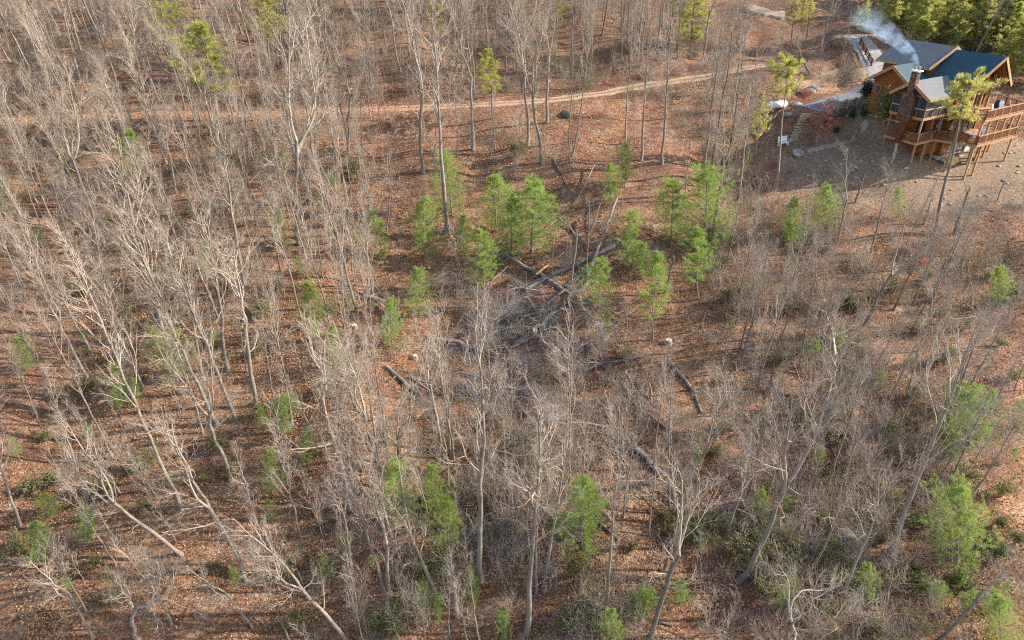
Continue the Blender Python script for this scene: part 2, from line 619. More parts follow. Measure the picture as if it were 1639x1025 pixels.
def spawn(r, P, R, n, t0, t1, ang, ln, rad, npts, wob, up, tcurve=1.0, taper=0.35):
    """children of branches P (B,N,3): n each, at t in t0..t1; returns points, radii"""
    B, Np, _ = P.shape
    t = t0 + (t1 - t0) * (((np.arange(n)[None, :] + r.uniform(0.05, 0.95, (B, n))) / n) ** tcurve)
    x = t * (Np - 1)
    i = np.minimum(x.astype(int), Np - 2)
    f = (x - i)[..., None]
    bi = np.arange(B)[:, None]
    S = P[bi, i] * (1 - f) + P[bi, i + 1] * f
    pr = R[bi, i] * (1 - f[..., 0]) + R[bi, i + 1] * f[..., 0]
    T = P[bi, i + 1] - P[bi, i]
    T /= np.linalg.norm(T, axis=2, keepdims=True) + 1e-9
    rv = r.normal(size=(B, n, 3))
    side = rv - (rv * T).sum(2, keepdims=True) * T
    side /= np.linalg.norm(side, axis=2, keepdims=True) + 1e-9
    a = np.radians(r.uniform(ang[0], ang[1], (B, n)))[..., None]
    D = T * np.cos(a) + side * np.sin(a)
    plen = np.linalg.norm(np.diff(P, axis=1), axis=2).sum(1)
    L = plen[:, None] * ln(t) * r.uniform(0.65, 1.25, (B, n))
    D = D.reshape(-1, 3)
    L = L.reshape(-1)
    out = np.empty((B * n, npts, 3))
    out[:, 0] = S.reshape(-1, 3)
    d = D
    for k in range(1, npts):
        d = d + r.normal(size=d.shape) * wob
        d[:, 2] += up
        d /= np.linalg.norm(d, axis=1, keepdims=True) + 1e-9
        out[:, k] = out[:, k - 1] + d * (L / (npts - 1))[:, None]
    r0 = np.minimum(np.full(B * n, rad), pr.reshape(-1) * 0.8)
    RR = r0[:, None] * np.linspace(1, taper, npts)[None, :]
    return out, RR


def bare_tree(seed, kind='straight'):
    """returns trunk mesh, crown mesh, height"""
    r = np.random.default_rng(seed)
    tk, cr = Tubes(), Tubes()
    if kind == 'straight':
        Hh, r0, n = 16.0, 0.165, 14
    elif kind == 'forked':
        Hh, r0, n = 15.0, 0.165, 9
    elif kind == 'oak':
        Hh, r0, n = 11.0, 0.20, 8
    elif kind == 'sapling':
        Hh, r0, n = 9.0, 0.065, 10
    else:
        Hh, r0, n = 15.0, 0.11, 14
    zf = {'forked': 0.5, 'oak': 0.36}.get(kind, 1.0)
    z = np.linspace(0, Hh * zf, n)
    w = {'oak': 0.16, 'sapling': 0.08}.get(kind, 0.065)
    P = np.zeros((1, n, 3))
    P[0, :, 2] = z
    P[0, :, :2] = np.cumsum(r.normal(size=(n, 2)) * w, 0)
    P[0, :, :2] -= P[0, 0, :2]
    R = r0 * (1 - np.linspace(0, 1, n) * (0.85 if zf == 1 else 0.3)) [None]
    R[0, 0] *= 1.45
    R = np.maximum(R, 0.018)
    tk.add(P, R, 8)
    tips = []
    if zf < 1:
        nl = int(r.integers(2, 4)) + (2 if kind == 'oak' else 0)
        Lp, Lr = spawn(r, P[:, -3:], R[:, -3:], nl, 0.45, 1.0, (14, 34) if kind == 'forked' else (35, 62), lambda t: 0 * t + (Hh * 0.5 / (np.linalg.norm(P[0, -1] - P[0, -3]))) * (0.95 if kind == 'forked' else 1.1), r0 * 0.6, 13, 0.12 if kind == 'forked' else 0.26, 0.07, taper=0.22)
        cr.add(Lp, Lr, 6)
        L1p, L1r = spawn(r, Lp, Lr, 8 if kind == 'forked' else 9, 0.18, 0.98, (22, 46) if kind == 'forked' else (28, 58), lambda t: (0.5 if kind == 'forked' else 0.62) - 0.34 * t, 0.036, 9, 0.14 if kind == 'forked' else 0.26, 0.07)
        if kind == 'forked':
            a, b = spawn(r, P, R, 3, 0.55, 0.95, (45, 75), lambda t: 0 * t + 0.4, 0.05, 9, 0.2, 0.05)
            L1p, L1r = np.vstack([L1p, a]), np.vstack([L1r, b])
        low = (0.55, 0.42, 0.38)
    elif kind == 'sapling':
        L1p, L1r = spawn(r, P, R, 15, 0.35, 0.98, (22, 50), lambda t: 0.30 - 0.2 * t, 0.022, 6, 0.12, 0.10)
        low = (0.5, 0.4, 0.3)
    elif kind == 'slim':
        L1p, L1r = spawn(r, P, R, 15, 0.42, 0.99, (16, 38), lambda t: 0.24 - 0.15 * t, 0.030, 8, 0.11, 0.09)
        low = (0.55, 0.42, 0.38)
    else:
        L1p, L1r = spawn(r, P, R, 16, 0.40, 0.99, (20, 46), lambda t: 0.32 - 0.21 * t, 0.042, 10, 0.13, 0.075)
        low = (0.55, 0.42, 0.38)
    cr.add(L1p, L1r, 5)
    L2p, L2r = spawn(r, L1p, L1r, 5, 0.2, 0.98, (20, 44), lambda t: low[0] + 0.08 - 0.25 * t, 0.0185 if kind != 'sapling' else 0.011, 7, 0.17, 0.055)
    cr.add(L2p, L2r, 4)
    L3p, L3r = spawn(r, L2p, L2r, 4, 0.2, 0.98, (18, 42), lambda t: low[1] - 0.1 * t + 0.16, 0.0105 if kind != 'sapling' else 0.0075, 5, 0.15, 0.05)
    cr.add(L3p, L3r, 3)
    if kind != 'sapling':
        L4p, L4r = spawn(r, L3p, L3r, 3, 0.2, 0.98, (18, 42), lambda t: low[2] + 0.2 + 0 * t, 0.0075, 3, 0.14, 0.03, taper=0.65)
        cr.add(L4p, L4r, 3)
    return tk.mesh('trunk', M['bark']), cr.mesh('crown', M['twig']), Hh


def blades(r, C, D, n, ln, wd, spread):
    """needle/leaf blades: n per centre C (K,3) round direction D; returns verts, quads"""
    K = len(C)
    c = np.repeat(C, n, 0)
    d = np.repeat(D, n, 0) + r.normal(size=(K * n, 3)) * spread
    d /= np.linalg.norm(d, axis=1, keepdims=True) + 1e-9
    s = np.cross(d, r.normal(size=(K * n, 3)))
    s /= np.linalg.norm(s, axis=1, keepdims=True) + 1e-9
    L = (ln * r.uniform(0.6, 1.3, K * n))[:, None]
    W = (wd * r.uniform(0.6, 1.3, K * n))[:, None]
    c = c + r.normal(size=c.shape) * ln * 0.25
    V = np.stack([c, c + d * L * 0.45 + s * W, c + d * L, c + d * L * 0.45 - s * W], 1).reshape(-1, 3)
    F = np.arange(len(V)).reshape(-1, 4)
    return V, F


def pine(seed, kind='young'):
    r = np.random.default_rng(seed)
    tk, cr = Tubes(), []
    if kind == 'young':
        Hh, r0, t0, gap, Lmax, nb = 5.0, 0.06, 0.10, 0.32, 1.35, 6
    elif kind == 'wide':
        Hh, r0, t0, gap, Lmax, nb = 5.0, 0.08, 0.06, 0.30, 1.9, 7
    elif kind == 'thin':
        Hh, r0, t0, gap, Lmax, nb = 6.0, 0.05, 0.30, 0.40, 1.05, 5
    elif kind == 'tall':
        Hh, r0, t0, gap, Lmax, nb = 15.0, 0.20, 0.42, 0.75, 2.9, 5
    elif kind == 'high':
        Hh, r0, t0, gap, Lmax, nb = 16.0, 0.18, 0.77, 0.62, 2.0, 5
    else:   # far stand
        Hh, r0, t0, gap, Lmax, nb = 13.0, 0.17, 0.16, 0.75, 2.2, 6
    n = 10
    P = np.zeros((1, n, 3))
    P[0, :, 2] = np.linspace(0, Hh, n)
    P[0, :, :2] = np.cumsum(r.normal(size=(n, 2)) * 0.02 * Hh / 5, 0)
    P[0, :, :2] -= P[0, 0, :2]
    R = np.maximum(r0 * (1 - np.linspace(0, 1, n) * 0.93), 0.008)[None]
    tk.add(P, R, 6)
    zs = np.arange(Hh * t0, Hh * 0.985, gap) + 0
    BP, BR = [], []
    big = kind in ('tall', 'high', 'stand')
    lop = r.uniform(0, 6.28)
    for z in zs:
        t = (z / Hh - t0) / (1 - t0)
        prof = (1 - t) ** 0.75 * min(1, 0.55 + t * 2.2) + 0.07
        if kind == 'high':
            prof = math.sin(min(1, 0.2 + t * 0.9) * math.pi) ** 0.6 * 0.85 + 0.1
        a0 = r.uniform(0, 6.28)
        for b in range(nb):
            if r.uniform() < 0.2:
                continue
            a = a0 + b * 6.283 / nb + r.normal() * 0.25
            L = Lmax * prof * r.uniform(0.35, 1.35) * (1 + 0.25 * math.cos(a - lop))
            e = r.uniform(0.05, 0.5) + 0.45 * t
            k = np.linspace(0, 1, 5)
            x = np.interp(z, P[0, :, 2], P[0, :, 0])
            y = np.interp(z, P[0, :, 2], P[0, :, 1])
            q = np.stack([x + math.cos(a) * L * k, y + math.sin(a) * L * k, z + r.normal() * gap * .3 + L * (math.sin(e) * k - (0.10 * k if big else 0) + 0.18 * k * k)], 1)
            q[1:] += r.normal(size=(4, 3)) * 0.04 * L
            BP.append(q)
            BR.append(np.linspace(0.012 + 0.018 * big, 0.005, 5))
    BP, BR = np.array(BP), np.array(BR)
    S1, S1r = spawn(r, BP, BR, 5 if big else 4, 0.25, 0.97, (30, 60), lambda t: 0.5 - 0.2 * t, 0.006, 3, 0.1, 0.06)
    tk.add(BP, BR, 4)
    tk.add(S1, S1r, 3)
    cs, ds = [], []
    for Q, m, tt in ((BP, 5 if not big else 5, 0.3), (S1, 4, 0.2)):
        t = r.uniform(tt, 1.0, (len(Q), m))
        x = t * (Q.shape[1] - 1)
        i = np.minimum(x.astype(int), Q.shape[1] - 2)
        f = (x - i)[..., None]
        bi = np.arange(len(Q))[:, None]
        c = Q[bi, i] * (1 - f) + Q[bi, i + 1] * f
        d = Q[bi, i + 1] - Q[bi, i]
        d /= np.linalg.norm(d, axis=2, keepdims=True) + 1e-9
        cs.append(c.reshape(-1, 3))
        ds.append(d.reshape(-1, 3))
    # leader tip
    cs.append(np.array([[P[0, -1, 0], P[0, -1, 1], Hh - k * 0.12] for k in range(5)]))
    ds.append(np.array([[0, 0, 1.0]] * 5))
    C, D = np.vstack(cs), np.vstack(ds)
    D[:, 2] += 0.25
    V, F = blades(r, C, D, 11 if not big else 14, 0.17 if not big else 0.32, 0.0065 if not big else 0.019, 0.5)
    mat = M['tallpine'] if big else M['pine']
    return tk.mesh('trunk', M['pine_bark']), np_mesh('crown', V, [F], mat, False), Hh


def leafy_bush(seed, mat, hh=1.6, wd=1.3, n=900, leaf=0.11, stems=9, lw=0.035):
    r = np.random.default_rng(seed)
    tk = Tubes()
    k = 5
    P = np.zeros((stems, k, 3))
    for i in range(stems):
        a = r.uniform(0, 6.28)
        o = r.uniform(0.1, 1) * wd * 0.5
        t = np.linspace(0, 1, k)
        P[i] = np.stack([math.cos(a) * o * t ** 1.2, math.sin(a) * o * t ** 1.2, hh * r.uniform(0.55, 1.0) * t], 1) + r.normal(size=(k, 3)) * 0.05
        P[i, 0] *= 0.2
        P[i, 0, 2] = -0.05
    R = np.linspace(0.022, 0.008, k)[None].repeat(stems, 0)
    tk.add(P, R, 4)
    S, Sr = spawn(r, P, R, 7, 0.25, 1.0, (30, 70), lambda t: 0.45 + 0 * t, 0.008, 4, 0.2, 0.05)
    tk.add(S, Sr, 3)
    t = r.integers(1, 4, (len(S), max(1, n // len(S))))
    C = S[np.arange(len(S))[:, None], t].reshape(-1, 3)
    C = C + r.normal(size=C.shape) * 0.07
    V, F = blades(r, C, r.normal(size=C.shape) * 0.6 + np.array([0, 0, 0.3]), 2, leaf, lw, 0.5)
    return tk.mesh('stem', M['brush']), np_mesh('foliage', V, [F], mat, False), hh


# ------------------------------------------------------------------ mesh bucket for built things
class MB:
    def __init__(self):
        self.bm = bmesh.new()

    def box(self, c, s, rot=None, bev=0.0):
        g = bmesh.ops.create_cube(self.bm, size=1.0)
        mat = Matrix.Translation(c) @ (rot.to_4x4() if rot is not None else Matrix.Identity(4)) @ Matrix.Diagonal((*s, 1))
        bmesh.ops.transform(self.bm, matrix=mat, verts=g['verts'])
        if bev:
            ed = list({e for v in g['verts'] for e in v.link_edges})
            bmesh.ops.bevel(self.bm, geom=ed, offset=bev, segments=1, affect='EDGES')
        return self

    def span(self, p0, p1):
        p0, p1 = Vector(p0), Vector(p1)
        return self.box((p0 + p1) / 2, [max(abs(x), 1e-3) for x in (p1 - p0)])

    def beam(self, p0, p1, w, h=None):
        p0, p1 = Vector(p0), Vector(p1)
        d = p1 - p0
        h = h or w
        q = d.to_track_quat('X', 'Z')
        return self.box((p0 + p1) / 2, (d.length, w, h), q.to_matrix())

    def poly(self, pts, thick=None, direction=(0, 0, -1)):
        """closed slab from a polygon"""
        a = [self.bm.verts.new(p) for p in pts]
        if thick:
            d = Vector(direction) * thick
            b = [self.bm.verts.new(Vector(p) + d) for p in pts]
            self.bm.faces.new(a)
            self.bm.faces.new(b[::-1])
            for i in range(len(a)):
                j = (i + 1) % len(a)
                self.bm.faces.new((a[j], a[i], b[i], b[j]))
        else:
            self.bm.faces.new(a)
        return self

    def tube(self, p0, p1, r0, r1=None, k=10):
        p0, p1 = Vector(p0), Vector(p1)
        d = p1 - p0
        g = bmesh.ops.create_cone(self.bm, cap_ends=True, segments=k, radius1=r0, radius2=r0 if r1 is None else r1, depth=d.length)
        bmesh.ops.transform(self.bm, matrix=Matrix.Translation((p0 + p1) / 2) @ d.to_track_quat('Z', 'Y').to_matrix().to_4x4(), verts=g['verts'])
        return self

    def build(self, name, mat, parent=None, smooth=False, matrix=None):
        bmesh.ops.recalc_face_normals(self.bm, faces=self.bm.faces)
        me = bpy.data.meshes.new(name)
        if matrix is not None:
            self.bm.transform(matrix)
        self.bm.to_mesh(me)
        self.bm.free()
        me.materials.append(mat)
        if smooth:
            for p in me.polygons:
                p.use_smooth = True
        return link(name, me, parent)


# ------------------------------------------------------------------ ground sheet
def grid_axis(lo, hi, step, ext, n):
    a = np.arange(lo, hi + step / 2, step)
    k = np.geomspace(step, ext, n).cumsum()
    return np.concatenate([lo - k[::-1], a, hi + k])


gx = grid_axis(-130, 150, 0.8, 60, 14)
gy = grid_axis(14, 170, 0.8, 60, 14)
gy = gy[gy > -60]
XX, YY = np.meshgrid(gx, gy)
ZZ = H(XX, YY)
nx, ny = len(gx), len(gy)
ii = (np.arange(ny - 1)[:, None] * nx + np.arange(nx - 1)[None]).ravel()
gm = np_mesh('ground', np.stack([XX, YY, ZZ], -1).reshape(-1, 3), [np.stack([ii, ii + 1, ii + nx + 1, ii + nx], 1)], M['ground'])
yc = G(1520, 268)
yb, ya = house_local(XX, YY)
dyard = np.sqrt(((XX - yc[0]) / 22) ** 2 + ((YY - yc[1]) / 9.5) ** 2)
yard = (1 - sstep(0.5, 1.35, dyard)).astype(np.float32)
d_road, _ = line_dist(XX, YY, DRIVE)
pc = G(1370, 118)
clay = (1 - sstep(0.5, 1.1, np.sqrt(((XX - pc[0]) / 7.5) ** 2 + ((YY - pc[1]) / 4.0) ** 2))).astype(np.float32)
p2 = G(1320, 142)
clay = np.maximum(clay, 0.8 * (1 - sstep(0.5, 1.1, np.sqrt(((XX - p2[0]) / 6) ** 2 + ((YY - p2[1]) / 3.0) ** 2))).astype(np.float32))
for nm, val in (('yard', yard), ('clay', clay)):
    at = gm.attributes.new(nm, 'FLOAT', 'POINT')
    at.data.foreach_set('value', val.ravel().astype(np.float32))
tag(link('ground', gm), 'leaf covered hillside rising away from view', None, None, 'structure')


def strip(name, L, hw, mat, label, lift=0.03, rag=0.35, seed=0):
    r = np.random.default_rng(seed)
    T = np.gradient(L, axis=0)
    T /= np.linalg.norm(T, axis=1, keepdims=True)
    Nn = np.stack([-T[:, 1], T[:, 0]], 1)
    m = 9
    u = np.linspace(-1, 1, m)
    rl = 1 + np.convolve(r.normal(size=len(L) + 4), np.ones(5) / 5, 'valid') * rag
    rr = 1 + np.convolve(r.normal(size=len(L) + 4), np.ones(5) / 5, 'valid') * rag
    w = np.where(u[None] < 0, rl[:, None], rr[:, None]) * hw
    XY = L[:, None, :] + Nn[:, None, :] * (u[None, :] * w)[..., None]
    Z = np.maximum(H(XY[..., 0], XY[..., 1]), Hq(XY[..., 0], XY[..., 1])) + lift
    Z[:, 0] -= lift + 0.1
    Z[:, -1] -= lift + 0.1
    V = np.concatenate([XY, Z[..., None]], -1).reshape(-1, 3)
    n = len(L)
    ii = (np.arange(n - 1)[:, None] * m + np.arange(m - 1)[None]).ravel()
    me = np_mesh(name, V, [np.stack([ii, ii + 1, ii + m + 1, ii + m], 1)], mat)
    at = me.attributes.new('across', 'FLOAT', 'POINT')
    at.data.foreach_set('value', np.tile(u, n).astype(np.float32))
    at = me.attributes.new('along', 'FLOAT', 'POINT')
    at.data.foreach_set('value', np.repeat(np.linspace(0, 1, n), m).astype(np.float32))
    return tag(link(name, me), label, None, None, 'structure')


strip('dirt_road', ROAD, 1.75, M['road'], 'narrow tan dirt road crossing the wooded hillside', 0.05, 0.55, 1)
strip('driveway', DRIVE, 1.9, M['drive'], 'grey gravel drive leading up to the log house', 0.05, 0.12, 2)
strip('parking_pad', APRON, 2.0, M['apron'], 'pale paved pad behind the log house', 0.055, 0.1, 3)
strip('footpath', FPATH, 0.45, M['path'], 'narrow pale footpath below the bank', 0.04, 0.3, 4)
# a bit of a higher track seen through the trees
UP = smooth_line([plane_hit(*q)[:2] for q in [(1195, 18), (1215, 24), (1235, 29), (1255, 31)]], 24)
strip('upper_track', UP, 1.3, M['path'], 'short stretch of pale track seen through trees', 0.25, 0.6, 5)

# ------------------------------------------------------------------ dry leaves lying on the ground (uncountable)
NL = 300000
yy = 18 + (rng.uniform(0, 1, NL) ** 1.35) * 82
xx = rng.uniform(-1, 1, NL) * (yy * 0.86 + 8)
bl, al = house_local(xx, yy)
ok = ~((bl > -8) & (bl < 11) & (al > -4) & (al < 16))
for L, hw in ((DRIVE, 2.0), (APRON, 2.2)):
    ok &= line_dist(xx, yy, L)[0] > hw
ok &= (np.sqrt(((xx - (HO[0] - 2)) / 21) ** 2 + ((yy - (HO[1] + 1)) / 12) ** 2) > 1.0) | (rng.uniform(size=NL) < 0.5)
patch = bumps(xx * 1.7 + 40, yy * 1.7)
ok &= (rng.uniform(size=NL) < 0.35 + 0.65 * sstep(-0.5, 0.5, patch))
ok &= line_dist(xx, yy, ROAD[::2])[0] > 1.5
xx, yy = xx[ok], yy[ok]
zz = np.maximum(Hq(xx, yy), 0 * xx - 99) + rng.uniform(0.03, 0.07, len(xx))
nrm = rng.normal(size=(len(xx), 3)) * 0.42 + np.array([0, -0.27, 1.0])
nrm /= np.linalg.norm(nrm, axis=1, keepdims=True)
a1 = np.cross(nrm, rng.normal(size=nrm.shape))
a1 /= np.linalg.norm(a1, axis=1, keepdims=True)
a2 = np.cross(nrm, a1)
sz = (rng.uniform(0.035, 0.085, len(xx)) * (0.75 + yy / 130))[:, None]
c = np.stack([xx, yy, zz], 1)
V = np.stack([c - a1 * sz, c + a2 * sz * 0.6 + nrm * sz * .25, c + a1 * sz, c - a2 * sz * 0.6 + nrm * sz * .25], 1).reshape(-1, 3)
me = np_mesh('fallen_leaves', V, [np.arange(len(V)).reshape(-1, 4)], M['leaf'], False)
tag(link('fallen_leaves', me), 'dry brown leaves covering the forest floor', 'leaves', None, 'stuff')

# ------------------------------------------------------------------ tree placement
def place(name, meshes, base, quat, scale, label, cat, group=None, parts=('trunk', 'crown'), sc3=None):
    root = empty(name, base, label, cat, group, quat, scale if sc3 is None else sc3)
    for me, pn in zip(meshes, parts):
        link(pn, me, root)
    return root


def axis_quat(d, spin):
    d = Vector(d).normalized()
    return Vector((0, 0, 1)).rotation_difference(d) @ Quaternion((0, 0, 1), spin)


VAR = {
    'straight': [bare_tree(s, 'straight') for s in (1, 2, 3, 4, 5, 6)],
    'forked': [bare_tree(s, 'forked') for s in (11, 12, 13, 14)],
    'oak': [bare_tree(s, 'oak') for s in (21, 22)],
    'slim': [bare_tree(s, 'slim') for s in (31, 32, 33, 34, 35, 36)],
    'sapling': [bare_tree(s, 'sapling') for s in (41, 42, 43, 44, 45)],
}
TAKEN = []                                  # x, y of everything planted


def px_tree(bx, by, tx, ty, kind, label, name='bare_tree', cat='tree', group='bare trees standing on the hillside', thick=1.0):
    b = G(bx, by)
    t = at_depth(tx, ty, b.y + 0.4)
    d = t - b
    v = VAR[kind][int(rng.integers(len(VAR[kind])))]
    s = d.length / v[2]
    TAKEN.append((b.x, b.y))
    th = s * thick
    q = axis_quat(d, rng.uniform(0, 6.28))
    return place(name, v, b - Vector((0, 0, 0.1)), q, s, label, cat, group, sc3=(s * 0.5 + th * 0.5 if thick != 1 else s,) * 2 + (s,))

# ------------------------------------------------------------------ the log house
house = empty('log_house', (HO[0], HO[1], HZ), 'large orange log house with blue shingle roofs, decks on tall posts and a smoking chimney', 'house')
house.rotation_euler = (0, 0, HT)
UZ = 2.79


def hp(b, a, z=0.0):
    p = HO + HB * b + HA * a
    return Vector((p[0], p[1], HZ + z))


def gz(b, a):
    p = HO + HB * b + HA * a
    return float(Hq(p[0], p[1])) - HZ


def gable_block(b0, b1, a0, a1, z0, ze, zr, axis):
    """walls with a gable; axis 'a': ridge along a, gables at a0, a1; axis 'b': ridge along b"""
    m = MB()
    if axis == 'a':
        c = (b0 + b1) / 2
        prof = [(b0, z0), (b1, z0), (b1, ze), (c, zr), (b0, ze)]
        m.poly([(p, a0, z) for p, z in prof], a1 - a0, (0, 1, 0))
    else:
        c = (a0 + a1) / 2
        prof = [(a0, z0), (a1, z0), (a1, ze), (c, zr), (a0, ze)]
        m.poly([(b0, p, z) for p, z in prof], b1 - b0, (1, 0, 0))
    return m


main = gable_block(0.3, 6.9, 4.0, 12.4, -2.4, 5.35, 8.35, 'a').build('wall', M['logwall'], house)
upper = gable_block(0.6, 6.6, 7.9, 14.2, 4.0, 7.0, 8.75, 'a').build('wall', M['logwall'], house)
wing = gable_block(-2.9, 1.0, 7.8, 12.5, 1.3, 5.55, 7.05, 'b').build('wall', M['logwall'], house)
MB().span((-2.82, 7.88, -2.8), (0.9, 12.42, 1.3)).build('foundation', M['concrete'], house)
MB().span((0.35, 4.05, -3.7), (6.85, 12.0, -2.4)).build('foundation', M['concrete'], house)
# low concrete shelf in front of the basement wall
MB().span((0.9, 3.3, -3.9), (4.3, 4.0, -2.75)).build('foundation', M['concrete'], house)


def roof_pair(name, front, back, ends, mat, axis, th=0.2, fascia=True):
    """front/back: positions of the ridge ends; ends: [(eave pos, eave z, front shift)] for two slopes"""
    m = MB()
    f = MB()
    for ep, ez, sh in ends:
        if axis == 'a':
            pts = [(front[0], front[1], front[2]), (back[0], back[1], back[2]), (ep, back[1], ez), (ep, front[1] + sh, ez)]
        else:
            pts = [(front[0], front[1], front[2]), (back[0], back[1], back[2]), (back[0], ep, ez), (front[0] + sh, ep, ez)]
        m.poly(pts, th)
        # rake board along the front edge and gutter board along the eave
        o = Vector((0, -0.04, 0.015)) if axis == 'a' else Vector((-0.04, 0, 0.015))
        e = Vector((0, 0, -0.13))
        f.beam(Vector(pts[0]) + o + e, Vector(pts[3]) + o + e, 0.07, 0.34)
        g = Vector((math.copysign(0.05, ep - front[0]), 0, -0.12)) if axis == 'a' else Vector((0, math.copysign(0.05, ep - front[1]), -0.12))
        f.beam(Vector(pts[2]) + g, Vector(pts[3]) + g, 0.06, 0.2)
    r = m.build('roof', mat, house)
    f.build('fascia', M['deckwood'], r)
    return r


roof_pair('roof', (3.6, 1.84, 8.82), (3.6, 7.85, 8.82), [(-0.75, 5.25, 0.75), (7.95, 5.25, 0.75)], M['roof'], 'a')
roof_pair('roof', (3.6, 7.55, 9.12), (3.6, 14.8, 9.12), [(-0.2, 7.05, 0.3), (7.4, 7.05, 0.3)], M['roof_sunlit'], 'a')
roof_pair('roof', (-3.5, 10.1, 7.32), (1.2, 10.1, 7.32), [(7.3, 5.5, 0.0), (12.9, 5.5, 0.0)], M['roof'], 'b')
roof_pair('roof', (-5.5, 6.05, 6.5), (1.0, 6.05, 6.5), [(3.5, 4.95, 0.0), (8.4, 4.95, 0.0)], M['roof_sunlit'], 'b')
# timber soffit hung under the prow of the great room roof
m = MB()
m.poly([(3.6, 2.0, 8.56), (3.6, 4.0, 8.56), (-0.6, 4.0, 5.10), (-0.6, 2.75, 5.10)], 0.03)
m.poly([(3.6, 2.0, 8.56), (3.6, 4.0, 8.56), (7.8, 4.0, 5.10), (7.8, 2.75, 5.10)], 0.03)
m.build('soffit', M['soffit'], house)


def window(name, c, w, h, axis, frame=M['deckwood'], glass=M['glass'], split=1):
    """axis 'a': pane faces -a at c; 'b': pane faces -b"""
    m, g = MB(), MB()
    b, a, z = c
    t = 0.09
    if axis == 'a':
        for x in np.linspace(-w / 2, w / 2, split + 1):
            m.box((b + x, a - 0.05, z), (t, 0.10, h + t))
        for y in (-h / 2 - 0.001, h / 2 + 0.001):
            m.box((b, a - 0.045, z + y), (w - t + 0.002, 0.085, t))
        g.box((b, a - 0.02, z), (w - 0.02, 0.035, h - 0.02))
    else:
        for x in (-w / 2, w / 2):
            m.box((b - 0.05, a + x, z), (0.10, t, h + t))
        for y in (-h / 2 - 0.001, h / 2 + 0.001):
            m.box((b - 0.045, a, z + y), (0.085, w - t + 0.002, t))
        g.box((b - 0.02, a, z), (0.035, w - 0.02, h - 0.02))
    f = m.build(name, frame, house)
    g.build('pane', glass, f)
    return f


for b in (2.1, 3.15, 4.05):
    window('window', (b, 4.0, -1.72), 0.62, 0.62, 'a', M['white'], split=2)
window('window', (1.25, 4.0, 1.1), 0.6, 1.2, 'a')
for b in (2.6, 3.9, 5.2):
    window('window', (b, 4.0, 1.05), 1.0, 1.9, 'a')
for b in (2.05, 3.6, 5.15):                      # tall glazing of the great room
    window('window', (b, 4.0, UZ + 1.15), 1.35, 2.1, 'a')
for b, w, h in ((2.3, 1.1, 1.1), (3.6, 1.3, 2.0), (4.9, 1.1, 1.1)):
    window('window', (b, 4.0, UZ + 2.75 + (h - 1.1) / 2), w, h, 'a')
window('window', (-2.9, 11.7, 4.35), 0.7, 0.9, 'b')
window('window', (-2.9, 9.2, 4.35), 0.5, 0.8, 'b')
window('window', (0.6, 9.2, 5.9), 0.8, 0.5, 'b')
# stout timbers standing out from the gable
m = MB()
for b, zt in ((1.35, 6.5), (2.85, 7.6), (4.4, 7.6), (5.9, 6.5)):
    m.box((b, 3.55, (UZ + zt) / 2), (0.22, 0.22, zt - UZ))
m.box((3.6, 3.42, UZ + 2.35), (5.9, 0.2, 0.26))
m.build('gable_timber', M['deckwood'], house)
d = MB().span((5.1, 3.86, -3.05), (6.0, 3.98, -0.95)).build('door', M['door'], house)
MB().span((5.25, 3.835, -1.85), (5.85, 3.858, -1.1)).build('pane', M['glass'], d)
MB().box((5.9, 3.83, -2.05), (0.05, 0.05, 0.12)).build('handle', M['grey_metal'], d)
d = MB().span((0.45, 3.9, 0.0), (1.0, 3.985, 2.05)).build('door', M['glass'], house)

# screened porch on the upper floor
PB0, PB1, PA0, PA1 = -5.0, -0.9, 3.95, 8.2
MB().span((PB0, PA0, UZ - 0.3), (PB1 + 1.1, PA1, UZ)).build('porch_floor', M['deckwood'], house)
m = MB()
for b, a in ((PB0 + .07, PA0 + .07), (-3.6, PA0 + .07), (-2.2, PA0 + .07), (PB1, PA0 + .07), (PB0 + .07, PA1 - .07), (PB0 + .07, 4.95), (PB0 + .07, 7.1)):
    m.box((b, a, UZ + 1.05), (0.14, 0.14, 2.1))
m.box(((PB0 + PB1) / 2, PA0 + .07, UZ + 2.2), (PB1 - PB0 + .1, 0.16, 0.2))
m.box((PB0 + .07, (PA0 + PA1) / 2, UZ + 2.2), (0.16, PA1 - PA0 - .2, 0.2))
m.build('porch_frame', M['railing'], house)
m = MB()
m.span((PB0 + .16, PA0 + .05, UZ + .95), (PB1, PA0 + .11, UZ + 2.08))
m.span((PB0 + .05, PA0 + .18, UZ + .95), (PB0 + .11, PA1 - .1, UZ + 2.08))
m.span((PB0 + .16, PA0 + .05, UZ + .08), (PB1, PA0 + .11, UZ + .84))
m.span((PB0 + .05, PA0 + .18, UZ + .08), (PB0 + .11, PA1 - .1, UZ + .84))
m.build('screen', M['screen'], house)
m = MB()
m.span((PB0 + .02, PA0 - .02, UZ + .84), (PB1, PA0 + .14, UZ + .95))
m.span((PB0 - .02, PA0 + .16, UZ + .84), (PB0 + .14, PA1 - .1, UZ + .95))
m.build('porch_rail', M['timber'], house)
gable_block(PB0 + .1, 0.4, PA0 + .2, PA1 - .2, UZ + 2.32, UZ + 2.34, 6.25, 'b').build('porch_gable', M['redwood'], house)
MB().span((-2.4, 4.4, -1.9), (0.3, 8.2, UZ - 0.3)).build('wall', M['logwall'], house)
m = MB()
m.span((-2.47, 5.0, 0.05), (-2.4, 5.9, 2.1))
m.span((-1.9, 4.33, 0.05), (-1.1, 4.4, 2.1))
m.span((-0.6, 4.33, 0.6), (0.0, 4.4, 1.9))
m.build('window', M['glass'], house)

